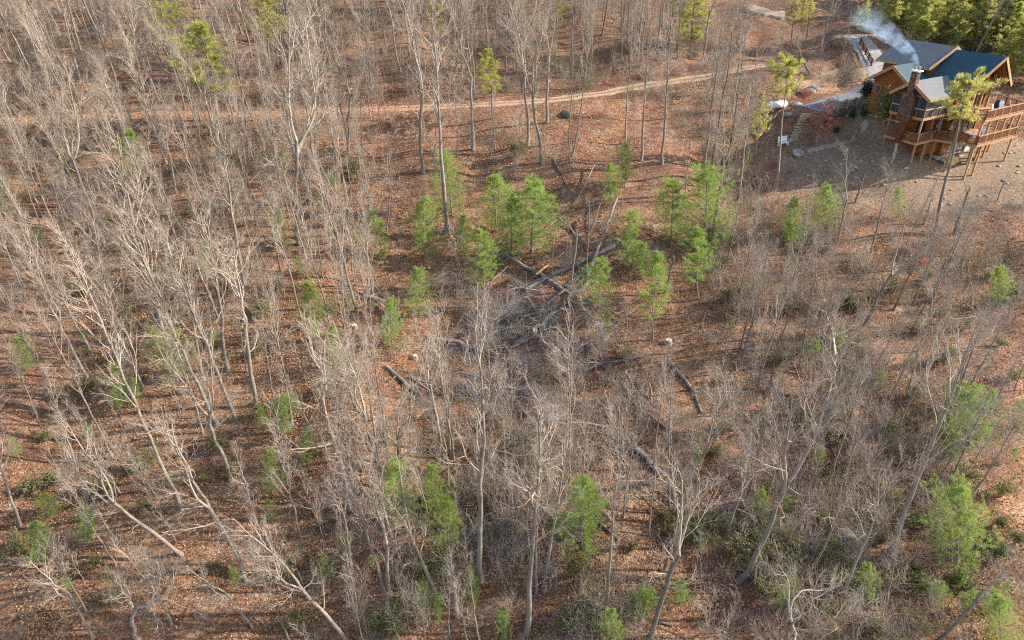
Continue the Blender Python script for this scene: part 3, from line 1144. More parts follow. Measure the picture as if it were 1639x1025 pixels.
# chimney
ch = MB()
CB = -5.62
ch.poly([(CB, 5.3, 2.3), (CB, 6.75, 2.3), (CB, 6.75, 4.8), (CB, 6.38, 5.4), (CB, 6.38, 7.55), (CB, 5.66, 7.55), (CB, 5.66, 5.4), (CB, 5.3, 4.8)], 0.62, (1, 0, 0))
chim = ch.build('chimney', M['chimney'], house)
MB().box((CB + .31, 6.0, 7.62), (0.85, 1.0, 0.12)).build('chimney_cap', M['white'], chim)
m = MB()
m.tube((CB + .31, 5.8, 7.66), (CB + .31, 5.8, 8.1), 0.13)
m.tube((CB + .31, 6.25, 7.66), (CB + .31, 6.25, 8.0), 0.10)
m.build('flue', M['grey_metal'], chim)
MB().span((CB + .08, 5.72, -0.35), (CB + .54, 6.28, 2.3)).build('chimney_chase', M['redwood'], house)
MB().span((CB + .2, 5.9, gz(CB, 6) - .3), (CB + .4, 6.1, -0.35)).build('deck_post', M['timber'], house)


def deck(name, poly, edge, z, zname):
    d = MB().poly([(b, a, z) for b, a in poly], 0.26).build(name, M['deckwood'], house)
    for (p, q) in edge:
        r, bl = MB(), MB()
        P, Q = Vector((*p, z)), Vector((*q, z))
        r.beam(P + Vector((0, 0, 1.0)), Q + Vector((0, 0, 1.0)), 0.16, 0.07)
        r.beam(P + Vector((0, 0, .12)), Q + Vector((0, 0, .12)), 0.06, 0.09)
        n = max(1, round((Q - P).length / 1.5))
        for k in range(n + 1):
            w = P.lerp(Q, k / n)
            r.box(w + Vector((0, 0, 0.48)), (0.11, 0.11, 0.94))
        rr = r.build('railing', M['deckwood'] if p[1] == q[1] == 0.06 else M['railing'], d)  # sunlit front rail painted as lighter wood, shaded side rails as darker
        n = max(2, int((Q - P).length / 0.135))
        for k in range(1, n):
            w = P.lerp(Q, k / n)
            bl.box(w + Vector((0, 0, 0.56)), (0.06, 0.05, 0.80))
        bl.build('baluster', M['railing'], d)
    return d


front = [(-1.75, 4.0), (0.0, 0.0), (7.4, 0.0), (8.7, 4.0)]
e_front = [((-0.04, 0.06), (7.36, 0.06)), ((7.36, 0.06), (8.6, 3.9))]
deck('upper_deck', [(-0.9, 3.95), (0, 0), (7.4, 0), (8.7, 3.95)], [((-0.85, 3.9), (-0.04, 0.06))] + e_front, UZ, 'upper')
deck('lower_deck', [(-5, 8.2), (-5, 3.95), (-1.75, 3.95), (0, 0), (7.4, 0), (8.7, 4.0), (0.4, 4.0), (-2.4, 4.4), (-2.4, 8.2)],
     [((-4.93, 8.1), (-4.93, 4.02)), ((-4.93, 4.02), (-1.7, 4.02)), ((-1.7, 4.02), (-0.04, 0.06))] + e_front, 0.0, 'lower')
for b in (0.02, 1.47, 2.95, 4.43, 5.9, 7.38):
    top = UZ - 0.27
    bot = gz(b, 0.12) - 0.3 if b in (0.02, 1.47, 7.38) else 0.0
    MB().span((b - .09, 0.14, bot), (b + .09, 0.32, top)).build('deck_post', M['deckwood'], house)
for b, a in ((2.95, 1.9), (4.43, 1.9), (5.9, 1.9), (7.6, 2.4)):
    MB().span((b - .09, a, gz(b, a) - .3), (b + .09, a + .18, -0.27)).build('deck_post', M['deckwood'], house)
for b, a, top in ((-4.85, 4.02, UZ - .3), (-3.0, 4.05, -0.27), (-1.25, 4.02, UZ - .3), (-4.85, 7.9, UZ - .3), (-0.9, 2.1, UZ - .28)):
    MB().span((b - .09, a - .05, gz(b, a) - .3), (b + .09, a + .13, top)).build('deck_post', M['post'], house)

# things standing on the decks
def deck_chair(b, a, z, rot, mat, label):
    r = empty('deck_chair', hp(b, a, z), label, 'chair', 'chairs on the house decks')
    r.rotation_euler = (0, 0, HT + rot)
    MB().box((0, 0, 0.42), (0.55, 0.55, 0.09), bev=.02).build('seat', mat, r)
    MB().box((0, 0.27, 0.78), (0.55, 0.09, 0.68), Matrix.Rotation(-0.25, 3, 'X'), bev=.02).build('backrest', mat, r)
    for x in (-.25, .25):
        MB().beam((x, -.25, 0), (x, -.25, .62), .05).beam((x, .25, 0), (x, .25, .62), .05).beam((x, -.3, .64), (x, .3, .64), .07, .04).build('armrest', M['timber'], r)


deck_chair(3.0, 1.0, UZ, 0.3, M['white'], 'pale cushioned chair in the middle of the upper deck, by the rail')
deck_chair(4.7, 1.1, UZ, -0.5, M['white'], 'pale cushioned chair on the upper deck under the gable windows')
deck_chair(6.4, 1.0, UZ, 0.7, M['white'], 'pale chair near the far end of the upper deck')
deck_chair(1.2, 1.1, 0, 0.2, M['white'], 'pale chair at the front corner of the lower deck')
deck_chair(3.1, 1.2, 0, -0.4, M['white'], 'pale chair midway along the lower deck')
deck_chair(5.2, 1.0, 0, 0.5, M['white'], 'pale chair near the end of the lower deck')
deck_chair(-2.5, 5.3 - 1, 0, 1.2, M['railing'], 'brown wooden chair on the lower porch')
g = empty('covered_grill', hp(5.6, 2.0, UZ), 'dark covered grill standing on the upper deck', 'grill')
g.rotation_euler = (0, 0, HT)
MB().box((0, 0, .55), (1.1, .6, .9), bev=.12).build('cover', M['darkcloth'], g)
MB().box((0, 0, 1.06), (.8, .4, .18), bev=.08).build('lid', M['darkcloth'], g)
g = empty('garden_table', hp(-3.7, 5.3, 0), 'small dark table on the shaded lower porch', 'table')
g.rotation_euler = (0, 0, HT)
MB().tube((0, 0, .68), (0, 0, .74), .55, k=18).build('tabletop', M['darkcloth'], g)
MB().tube((0, 0, 0), (0, 0, .68), .06).tube((0, 0, 0), (0, 0, .05), .3).build('leg', M['grey_metal'], g)
pw = empty('plywood_sheet', hp(1.35, 2.6, gz(1.35, 2.6)), 'yellow plywood sheet leaning under the lower deck', 'plywood')
pw.rotation_euler = (math.radians(-38), math.radians(24), HT - 0.25)
MB().box((0, 0, .62), (2.35, 0.03, 1.22)).build('sheet', M['plywood'], pw)
MB().box((0, .05, .62), (2.2, 0.06, .08)).build('batten', M['timber'], pw)

# smoke drifting from the chimney
def smoke():
    m, nt, bs = newmat('wood_smoke')
    nt.nodes.remove(bs)
    pv = nt.nodes.new('ShaderNodeVolumePrincipled')
    pv.inputs['Color'].default_value = (0.56, 0.77, 1.0, 1)
    pv.inputs['Anisotropy'].default_value = 0.2
    v = coord(nt)
    n = noise(nt, v, 0.85, 5, 0.65)
    a = N(nt, 'ShaderNodeSeparateXYZ')
    nt.links.new(v, a.inputs[0])
    fade = ramp(nt, math_n(nt, 'MULTIPLY', a.outputs[2], 1 / 6.5), [(0.0, (1, 1, 1)), (0.2, (0.7, 0.7, 0.7)), (0.5, (0.3, 0.3, 0.3)), (0.8, (0.1, 0.1, 0.1)), (1.0, (0.0, 0.0, 0.0))])
    d = math_n(nt, 'MULTIPLY', ramp(nt, n, [(0.38, (0, 0, 0)), (0.72, (1, 1, 1))]), fade)
    nt.links.new(math_n(nt, 'MULTIPLY', d, 1.5), pv.inputs['Density'])
    nt.links.new(pv.outputs[0], nt.nodes['Material Output'].inputs['Volume'])
    top = hp(CB + .31, 6.0, 7.9)
    k, sd_ = 22, 20
    V, F = [], []
    r = np.random.default_rng(3)
    for i in range(k):
        t = i / (k - 1)
        c = np.array([-7.6 * t ** 1.1 + .35 * math.sin(7 * t), 2.4 * t + .3 * math.sin(5 * t), 6.2 * t ** 0.85])
        rad = 0.16 + 1.45 * t ** 0.9 * (1 if t < 0.85 else (1 - ((t - .85) / .15) ** 2) * 0.9 + 0.1)
        ax = np.array([-0.62, 0.2, 0.75])
        u = np.cross(ax, [0, 1, 0])
        u /= np.linalg.norm(u)
        w = np.cross(ax, u)
        for j in range(sd_):
            a_ = j * 6.283 / sd_
            rr = rad * (1 + 0.22 * math.sin(3 * a_ + 9 * t) + 0.12 * math.sin(5 * a_ - 17 * t))
            V.append(c + (u * math.cos(a_) + w * math.sin(a_)) * rr)
    i0 = np.arange(k - 1)[:, None] * sd_
    j = np.arange(sd_)[None]
    Q = np.stack([i0 + j, i0 + (j + 1) % sd_, i0 + sd_ + (j + 1) % sd_, i0 + sd_ + j], -1).reshape(-1, 4)
    V += [V[0] * 0 + np.mean(V[:sd_], 0), np.mean(V[-sd_:], 0)]
    nV = len(V)
    T1 = np.array([[nV - 2, (q + 1) % sd_, q] for q in range(sd_)])
    b0 = (k - 1) * sd_
    T2 = np.array([[nV - 1, b0 + q, b0 + (q + 1) % sd_] for q in range(sd_)])
    me = np_mesh('smoke', np.array(V), [Q, T1, T2], m)
    o = link('smoke', me)
    o.location = top
    tag(o, 'blue white wood smoke drifting up from the chimney', 'smoke', None, 'stuff')


smoke()

# fence beside the drive, upper fence, timber steps, tank, crate, boulders
def fence(name, pa, pb, n, h, label, mat):
    A, B = G(*pa), G(*pb)
    f = empty(name, A, label, 'fence')
    for k in range(n + 1):
        p = A.lerp(B, k / n)
        z = float(Hq(p.x, p.y))
        MB().span((p.x - A.x - .08, p.y - A.y - .08, z - A.z - .3), (p.x - A.x + .08, p.y - A.y + .08, z - A.z + h)).build('post', mat, f)
    for zz in (0.30, 0.62, 0.92):
        if zz > h:
            continue
        m = MB()
        for k in range(n):
            p, q = A.lerp(B, k / n), A.lerp(B, (k + 1) / n)
            a = Vector((p.x, p.y + .1, float(Hq(p.x, p.y)) + zz)) - A
            b = Vector((q.x, q.y + .1, float(Hq(q.x, q.y)) + zz)) - A
            m.beam(a, b, 0.05, 0.16)
        m.build('rail', mat, f)


fence('wooden_fence', (1323, 183), (1402, 164), 5, 1.0, 'low wooden rail fence along the edge of the gravel drive', M['timber'])
fence('wooden_fence', (1376, 72), (1394, 106), 4, 1.0, 'short dark board fence beside the pale paved pad', M['redwood'])
s0, s1 = G(1270, 226), G(1292, 184)
st = empty('timber_steps', s0, 'flight of rough timber steps climbing the bank beside a red leaved sapling', 'steps')
for k in range(13):
    p = s0.lerp(s1, k / 12)
    z = float(Hq(p.x, p.y)) - s0.z
    MB().box((p.x - s0.x, p.y - s0.y, z + 0.08), (1.5 + 0.15 * math.sin(k * 2.3), 0.24, 0.2), Matrix.Rotation(0.2 + 0.05 * math.sin(k), 3, 'Z')).build('tread', M['timber'], st)
tk0 = G(1243, 177)
tank = empty('gas_tank', tk0, 'white cylindrical gas tank lying in the woods near the drive', 'tank')
tank.rotation_euler = (0, 0, math.radians(12))
m = MB()
m.tube((-1.0, 0, .75), (1.0, 0, .75), .45, k=20)
for s in (-1, 1):
    g = bmesh.ops.create_uvsphere(m.bm, u_segments=20, v_segments=10, radius=.449)
    bmesh.ops.transform(m.bm, matrix=Matrix.Translation((s * 1.0, 0, .75)) @ Matrix.Diagonal((.75, 1, 1, 1)), verts=g['verts'])
m.build('body', M['white'], tank, True)
m = MB()
m.tube((0, 0, 1.15), (0, 0, 1.32), .17, k=14).build('valve_cover', M['grey_metal'], tank)
for s in (-.7, .7):
    MB().box((s, 0, .17), (.14, .7, .5)).build('foot', M['grey_metal'], tank)
cr0 = G(1253, 234)
crate = empty('white_bench', cr0, 'small white bench at the foot of the timber steps', 'bench')
crate.rotation_euler = (0, 0, math.radians(20))
MB().box((0, 0, .45), (1.35, .5, .07)).build('seat', M['white'], crate)
MB().box((0, .27, .85), (1.35, .06, .62), Matrix.Rotation(-.15, 3, 'X')).build('backrest', M['white'], crate)
for s in (-.6, .6):
    MB().span((s - .05, -.22, 0), (s + .05, .22, .41)).build('leg', M['white'], crate)


def rock_mesh(seed, mat):
    bm = bmesh.new()
    bmesh.ops.create_icosphere(bm, subdivisions=2, radius=0.5)
    r = np.random.default_rng(seed)
    k = [r.normal(size=3) for _ in range(6)]
    for v in bm.verts:
        s = 1 + sum(0.10 * math.sin(3.2 * v.co.dot(Vector(q)) + i) for i, q in enumerate(k))
        v.co *= s
        v.co.z *= 0.65
    me = bpy.data.meshes.new('rock')
    bm.to_mesh(me)
    bm.free()
    me.materials.append(mat)
    return me


RK = [rock_mesh(s, M['rock']) for s in range(5)]
WR = [rock_mesh(s, M['white_rock']) for s in (8, 9)]
M['mossy'] = simple('mossy_stone', (0.12, 0.105, 0.075), 0.95, 0.5, 2.5, bumpd=0.05)
MR = rock_mesh(10, M['mossy'])
for (x, y, s, lab) in ((1294, 150, 1.7, 'large white boulder beside the clay bank'), (1303, 143, 1.3, 'upright white boulder behind the larger one by the clay bank'), (1275, 171, 1.2, 'grey boulder at the top of the timber steps'), (1262, 186, 1.0, 'grey boulder beside the steps near the tank'), (1277, 247, 1.3, 'flat pale boulder below the timber steps'), (550, 341, 1.2, 'grey boulder alone on the leafy slope'), (907, 185, 1.3, 'mossy grey boulder just below the dirt road')):
    p = G(x, y)
    o = link('boulder', MR if x < 1000 else WR[x % 2], None)
    o.location = p + Vector((0, 0, .15))
    o.scale = (s * 1.2, s, s)
    o.rotation_euler = (0, 0, x)
    tag(o, lab, 'boulder')
nr = 0
while nr < 70:
    x, y = rng.uniform(1290, 1635), rng.uniform(232, 345)
    p = G(x, y)
    b, a = house_local(p.x, p.y)
    if (b > -5 and a > 2.5) or rng.uniform() > 1.25 - (y - 232) / 130:
        continue
    nr += 1
    o = link('rock', RK[nr % 5])
    s = rng.uniform(0.12, 0.42)
    o.location = p + Vector((0, 0, s * .1))
    o.scale = (s * 1.4, s, s)
    o.rotation_euler = (0, 0, rng.uniform(0, 6))
    tag(o, 'small pale rock lying on the bare soil below the house', 'rock', 'pale rocks scattered on the bare yard')

# ------------------------------------------------------------------ bare trees that the photograph shows one by one
S, FK, OK_, SL, SP = 'straight', 'forked', 'oak', 'slim', 'sapling'
TREES = [
 (347, 680, 195, 345, S, 'tall bare tree whose dark foot stands in sunny leaves between two cream trunks'),
 (378, 674, 265, 385, S, 'cream trunked bare tree standing just beside the dark footed leaning one'),
 (364, 592, 318, 300, S, 'dark straight bare tree rising behind two cream trunks'),
 (411, 648, 380, 350, FK, 'bare tree with a cream trunk that forks high into two crooked limbs'),
 (292, 888, 60, 690, FK, 'thick bare tree leaning far over the sunlit leaves, long low limbs'),
 (290, 812, 105, 385, SL, 'very tall bare tree with a curved two stemmed trunk across sunlit ground'),
 (395, 930, 250, 630, FK, 'stout grey bare tree bent low over shaded leaves'),
 (148, 1022, 65, 868, FK, 'pale bushy topped bare tree with many upright stems near open leaves'),
 (222, 1022, 160, 875, OK_, 'small cream bare tree with a sharply elbowed limb'),
 (404, 1004, 310, 885, FK, 'pale bare tree with a flat side limb over the leaf floor'),
 (32, 842, -25, 640, S, 'straight cream trunk with a dark shadow at its foot, alone on open leaves'),
 (65, 682, -5, 520, SL, 'thin pale bare tree leaning beside the small green pine'),
 (135, 792, 60, 590, SL, 'thin pale stem leaning over striped shadows on the leaves'),
 (180, 732, 58, 490, SL, 'long thin leaning stem parallel to the tall double trunk'),
 (140, 607, 28, 390, S, 'slender bare tree with pale sweeping limbs above the dark pine bush'),
 (200, 640, 150, 350, S, 'dark barked bare tree crossing behind the tall curved double trunk'),
 (283, 609, 196, 210, S, 'tall bare tree standing behind the dark green pine bush'),
 (398, 256, 378, 55, S, 'dark trunked tree behind the tall pine by the road'),
 (392, 453, 332, 185, S, 'dark mid slope bare tree with long upswept limbs'),
 (235, 302, 150, 95, S, 'bare tree with a pale crook in its crown below the road'),
 (190, 278, 138, 120, S, 'dark bare trunk just below the road bank'),
 (165, 388, 68, 95, FK, 'broad crowned bare tree with pale curving limbs'),
 (230, 152, 194, -12, FK, 'pale stemmed bare tree above the road'),
 (128, 132, 82, -45, S, 'tall thin pale trunk high on the hazy slope'),
 (480, 393, 465, 20, FK, 'bare tree with a dark trunk and a wide low fork below the road'),
 (540, 270, 498, 15, S, 'tall bare tree with a slightly curved trunk crossing the road line'),
 (557, 252, 566, 40, FK, 'short trunked bare tree forking at road height, dark limb to one side'),
 (580, 250, 572, 88, SL, 'thin straight stem beside the low forked tree at the road'),
 (677, 278, 668, -15, FK, 'large grey trunked tree with a broad fine crown, twin of the pale curved one'),
 (716, 372, 690, -10, S, 'tall curved trunk, pale above and dark below, standing in the clearing edge'),
 (757, 240, 748, -12, FK, 'thick straight dark trunk with the road passing behind'),
 (786, 249, 785, 150, SP, 'thin pale stem, nearest the bright bush by the road'),
 (793, 240, 791, 128, SP, 'thin pale stem next to its near twin below the road'),
 (732, 252, 724, 108, SP, 'thin straight stem beside the thick dark trunk'),
 (618, 375, 622, 212, SP, 'white slender stem standing on open red leaves'),
 (562, 312, 548, 188, SP, 'thin pale trunk with dark evergreen at its side'),
 (550, 470, 520, 318, SP, 'bent thin stem with a kink halfway'),
 (612, 474, 566, 390, SP, 'small tree arching right over at its tip'),
 (742, 462, 728, 352, SP, 'small dead looking tree with drooping grey twigs'),
 (485, 522, 430, 288, SL, 'pale stem leaning from a dark foot above small pines'),
 (535, 542, 476, 300, SL, 'crooked white stem with a loop like branch'),
 (844, 233, 838, -22, FK, 'thick pale grey trunk with a low side limb, the road directly behind'),
 (867, 262, 838, 20, FK, 'smooth grey trunk dividing at the road line'),
 (876, 197, 890, -22, FK, 'darkest trunk of the group by the road, with a bent top'),
 (911, 255, 918, 58, SL, 'thin trunk, one of two crossing stems'),
 (915, 251, 948, 18, SL, 'leaning thin trunk crossing its straighter neighbour'),
 (1002, 229, 1016, 18, SL, 'grey bare tree rising behind a slim green pine'),
 (1026, 257, 1041, 35, S, 'close growing double looking grey trunk below the road bend'),
 (1060, 263, 1077, 28, S, 'single grey trunk with a full round crown over the road bend'),
 (1125, 291, 1152, 35, S, 'grey trunk standing just behind the tall bright pine'),
 (1140, 273, 1168, 15, S, 'dark trunk close behind the grey one at the tall bright pine'),
 (1180, 322, 1206, 90, S, 'dark footed trunk whose shadow falls across open leaves'),
 (1165, 262, 1196, 45, S, 'grey trunk in the crowded row near the house side woods'),
 (1140, 387, 1182, 135, FK, 'pale forked bare tree leaning in front of the tall bright pine'),
 (1103, 257, 1112, 168, SP, 'little bare sapling on red leaves below the road bend'),
 (991, 117, 1001, 28, SL, 'pale trunk above the road in brown woods'),
 (1295, 120, 1272, 20, OK_, 'old bare oak with wide gnarled limbs above the clay bank'),
 (1345, 107, 1360, 38, SL, 'dark slim trunk above the clay cut'),
 (1312, 120, 1322, 35, SL, 'slim bare tree close behind the gnarled oak'),
 (1374, 438, 1392, 370, SP, 'grey leafless pole among brush below the yard'),
 (1292, 500, 1324, 380, FK, 'dark stout broken topped trunk in grey brush'),
 (1250, 512, 1268, 395, S, 'dark trunk standing under the bushy dark pine'),
 (1312, 640, 1412, 455, OK_, 'crooked old tree with a sharply bent dark limb'),
 (1182, 930, 1368, 575, FK, 'long grey trunk leaning strongly across the brush'),
 (1420, 893, 1566, 508, S, 'tall grey trunk leaning over the evergreen thicket'),
 (1562, 706, 1632, 555, SL, 'thin dark stem leaning over open leaves at the wood edge'),
 (1342, 962, 1442, 725, S, 'grey barked leaning tree near the small round pine'),
 (1503, 1026, 1645, 855, FK, 'forked grey tree leaning out over sunny leaves'),
 (1247, 1036, 1290, 900, OK_, 'spreading pale crown with tangled limbs seen from above'),
 (1295, 922, 1378, 755, S, 'mossy grey trunk leaning beside dark brush'),
 (1040, 1022, 1140, 735, FK, 'large two limbed grey tree over shadow striped leaves'),
 (967, 982, 982, 655, SL, 'straight dark thin trunk with its shadow beside a round young pine'),
 (842, 1014, 855, 640, S, 'tall grey trunk, the nearest of three standing together'),
 (858, 952, 866, 690, SL, 'middle trunk of three standing together'),
 (871, 944, 908, 695, S, 'curved trunk of the three, beside a soft green pine'),
 (903, 722, 912, 480, SP, 'very thin tall pole over the grey branch heap'),
 (770, 930, 748, 515, S, 'long straight pale trunk rising through the thicket'),
 (708, 722, 672, 485, FK, 'pale bare tree leaning beside its twin above tangled limbs'),
 (730, 757, 690, 498, SL, 'twin pale tree, the one set lower with green at its foot'),
 (557, 814, 486, 478, FK, 'bare tree with a grey trunk and steep fork over red leaves'),
 (608, 782, 560, 520, FK, 'bare tree forking in a clear V near the fallen dark log'),
 (617, 946, 545, 680, SL, 'thin dark leaning stem above shaded leaves'),
 (700, 957, 608, 745, FK, 'curved pale tree bowing over a bright young pine'),
 (556, 1032, 398, 828, FK, 'heavy pale tree leaning with forked top over brown brush'),
 (492, 907, 438, 645, SL, 'straight thin stem between two young pines'),
 (532, 905, 470, 755, SP, 'thin stem with a crooked foot on dark leaves'),
 (622, 742, 585, 495, SL, 'slender pale stem near the dark fallen log'),
 (625, 578, 618, 468, SP, 'white thin pole at the end of the fallen dark log'),
 (445, 692, 412, 478, SL, 'pale slender tree behind the yellowish young pine'),
 (468, 682, 430, 448, SL, 'slender tree leaning just above the yellowish young pine'),
 (770, 1036, 738, 850, SL, 'grey trunk beside a short broken snag'),
 (1147, 702, 1118, 588, OK_, 'gnarled grey tree with twisted silver limbs'),
 (1122, 946, 1126, 838, SL, 'short dark stemmed tree with trailing twigs'),
 (1040, 860, 1060, 700, SL, 'slim grey tree in the dense brush below the scattered logs'),
 (1235, 700, 1262, 560, SL, 'slim tree with silver twigs on the brushy slope'),
 (1450, 640, 1490, 500, SL, 'slim grey tree in tan brush above the evergreen thicket'),
 (1500, 520, 1530, 420, SL, 'slim pale tree standing in dark red brush'),
 (1210, 500, 1222, 400, SP, 'lone thin sapling between the tall bright pine and the dark pines'),
 (818, 705, 812, 560, SP, 'thin white sapling in the pale thicket'),
 (930, 870, 938, 640, SL, 'slim grey tree behind the soft green pine'),
 (690, 640, 668, 500, SP, 'thin pale sapling beside the heap of dead limbs'),
]
for (bx, by, tx, ty, k, lab) in TREES:
    px_tree(bx, by, tx, ty, k, lab)

# ------------------------------------------------------------------ pines and other evergreens
PV = {
    'young': [pine(s, 'young') for s in (1, 2, 3, 4)],
    'wide': [pine(s, 'wide') for s in (5, 6)],
    'thin': [pine(s, 'thin') for s in (7, 8)],
    'tall': [pine(s, 'tall') for s in (9, 10)],
    'high': [pine(s, 'high') for s in (15, 16)],
    'stand': [pine(s, 'stand') for s in (11, 12, 13)],
}


def px_pine(bx, by, tx, ty, kind, label, wide=1.0, name='young_pine', group='young green pines on the slope'):
    b = G(bx, by)
    t = at_depth(tx, ty, b.y + 0.3)
    d = t - b
    v = PV[kind][int(rng.integers(len(PV[kind])))]
    s = d.length / v[2]
    TAKEN.append((b.x, b.y))
    w = max(s * wide * 1.12, 0.6 * wide if kind in ('young', 'wide') else 0)
    return place(name, v, b - Vector((0, 0, 0.05)), axis_quat(d, rng.uniform(0, 6.28)), s, label, 'pine', group, sc3=(w, w, s))


Y, W, T_, TL = 'young', 'wide', 'thin', 'tall'
PINES = [
 (680, 418, 680, 318, Y, 1.0, 'upright young pine standing alone between the tall curved trunk and a wider seedling'),
 (610, 415, 607, 350, W, 0.8, 'low wide young pine beside the white slender stem'),
 (568, 400, 570, 366, W, 0.6, 'tiny pine seedling beside the low wide one'),
 (668, 505, 668, 430, W, 0.8, 'bright bushy young pine above the heap of dead limbs'),
 (775, 462, 772, 368, Y, 1.1, 'young pine with a fallen branch fan at its foot'),
 (850, 405, 856, 293, W, 1.15, 'largest bushiest bright pine of the clearing'),
 (795, 370, 792, 278, Y, 1.2, 'young pine just behind the largest bushy one'),
 (818, 412, 818, 318, W, 0.9, 'dense darker pine merged with the largest bushy one'),
 (724, 345, 712, 245, W, 0.8, 'young pine half hidden behind the tall curved trunk'),
 (742, 410, 739, 342, Y, 0.8, 'thin sparse little pine beside the foot of the tall curved trunk'),
 (978, 330, 978, 260, Y, 0.9, 'small pine leaning with a pale pole at its foot'),
 (1000, 300, 1003, 228, Y, 0.8, 'slim pine behind the leaning small one, grey trunk above'),
 (1012, 432, 1014, 336, Y, 1.05, 'young pine beside the raised end of the fallen trunk'),
 (1030, 448, 1028, 392, W, 0.7, 'low young pine below the one by the raised log end'),
 (958, 500, 962, 414, Y, 1.1, 'bright young pine in front of the crossed fallen trunks'),
 (968, 548, 972, 500, W, 0.55, 'low pine sprig on dark ground under the bright one'),
 (1045, 545, 1052, 410, T_, 1.1, 'tall narrow young pine on a thin bare foot'),
 (1074, 385, 1076, 286, Y, 1.15, 'blue green young pine behind the tall bright one'),
 (1128, 398, 1132, 268, W, 1.05, 'tallest bright pine of the clearing, beside grey trunks'),
 (1118, 480, 1116, 370, T_, 1.4, 'young pine on a thin stem below the tallest bright one'),
 (1322, 378, 1324, 300, W, 0.8, 'bright fan shaped pine below the yard'),
 (1272, 392, 1272, 318, W, 0.72, 'dark bushy pine next to the bright fan shaped one'),
 (1438, 350, 1438, 300, W, 0.6, 'yellowish pine bush alone at the edge of the bare yard'),
 (1600, 492, 1598, 430, W, 0.75, 'yellow green flat topped pine in dark brush'),
 (280, 610, 274, 525, W, 0.95, 'wide dark green pine bush behind leaning cream trunks'),
 (190, 655, 182, 585, W, 0.7, 'hazy green pine behind the tall curved double trunk'),
 (215, 648, 215, 605, W, 0.6, 'low yellow green pine beside the hazy one'),
 (42, 595, 35, 533, Y, 0.9, 'small green pine at the wood edge beside thin leaning stems'),
 (505, 545, 493, 455, W, 0.7, 'soft yellow green pine beneath pale stems'),
 (540, 590, 532, 520, Y, 0.9, 'dim green pine behind a steeply forked tree'),
 (628, 555, 622, 480, W, 0.7, 'yellow green pine behind the white thin pole'),
 (492, 745, 488, 686, W, 0.6, 'small bright pine with a dark twig across it'),
 (458, 700, 450, 632, Y, 0.8, 'tall thin yellowish young pine under pale stems'),
 (436, 788, 430, 722, W, 0.65, 'pale green pine below the thin yellowish one'),
 (430, 835, 430, 798, W, 0.5, 'tiny pine by the bent forked tree'),
 (640, 842, 632, 738, W, 0.7, 'wide soft pine under the bowing pale tree'),
 (695, 830, 690, 745, W, 0.6, 'soft pine beside the wide one under the bowing tree'),
 (718, 890, 714, 800, W, 0.7, 'olive green pine, lowest of three grouped together'),
 (757, 968, 753, 912, W, 0.55, 'small olive pine by the short broken snag'),
 (930, 880, 932, 765, Y, 1.1, 'soft tall green pine beside the three grey trunks'),
 (981, 1040, 980, 975, W, 0.75, 'round bright pine at the foot of the dark thin trunk'),
 (808, 1020, 805, 972, W, 0.6, 'dark little pine near the nearest grey trunk'),
 (1532, 908, 1536, 780, W, 0.7, 'big yellow green pine above sunny leaves'),
 (1390, 965, 1390, 902, W, 0.6, 'small round dark green pine under leaning grey trees'),
 (1550, 722, 1552, 628, W, 0.85, 'hazy green pine in the evergreen thicket'),
 (1528, 735, 1520, 668, W, 0.6, 'lower green pine beside the hazy one in the thicket'),
 (1602, 1030, 1600, 955, W, 0.7, 'shaded green pine beside the forked grey tree'),
 (1256, 980, 1258, 922, W, 0.6, 'green pine under the spreading pale crown'),
 (1220, 840, 1222, 785, W, 0.55, 'yellowish pine beside a dark leaning trunk'),
 (140, 870, 138, 812, Y, 0.9, 'narrow green pine on sunny leaves'),
 (62, 900, 55, 835, Y, 0.9, 'dull green pine under the bushy topped pale tree'),
 (700, 1000, 700, 950, W, 0.4, 'tiny green pine on shadowy leaves'),
 (208, 290, 205, 205, Y, 1.0, 'slim green pine below the road bank'),
 (445, 395, 440, 335, W, 0.6, 'olive pine beside the dark low forked trunk'),
 (2, 345, 0, 275, W, 0.7, 'dark green pine at the edge of pale brush'),
 (330, 445, 328, 385, W, 0.6, 'dull olive pine between mid slope trunks'),
]
for (bx, by, tx, ty, k, w, lab) in PINES:
    px_pine(bx, by, tx, ty, k, lab, w)
for (bx, by, tx, ty, k, w, lab) in [
    (352, 215, 330, 40, TL, 1.45, 'tall pale green pine standing alone among bare trees above the road'),
    (272, 130, 252, -30, TL, 1.2, 'tall hazy pine high on the slope'),
    (432, 120, 422, -25, TL, 1.1, 'tall dark pine behind bare crowns'),
    (1105, 82, 1116, -62, 'stand', 1.35, 'bright tall pine with layered boughs above the road bend'),
    (788, 190, 786, 80, TL, 1.2, 'loose pine just above the road between dark trunks'),
    (1208, 262, 1218, 150, TL, 0.8, 'thin yellowish pine in the woods beside the tank'),
    (1242, 304, 1262, 96, 'high', 0.9, 'tall thin pine with a sparse high crown by the timber steps'),
    (1497, 375, 1554, 126, 'high', 1.0, 'tall bare trunked pine with a tufted crown in front of the house'),
    (700, 100, 690, -20, TL, 0.7, 'dull pine seen through bare crowns'),
    (890, 80, 892, -25, TL, 0.7, 'small crowned pine behind the darkest road side trunk'),
    (1265, 75, 1275, -15, TL, 1.2, 'green pine behind the gnarled oak'),
    (1290, 70, 1300, -5, TL, 1.2, 'greyish pine beside the one behind the oak'),
    (1383, 62, 1390, -25, 'stand', 0.8, 'narrow yellow green pine at the end of the paved pad')]:
    px_pine(bx, by, tx, ty, k, lab, w, 'pine_tree', 'tall pines')
nst = 0
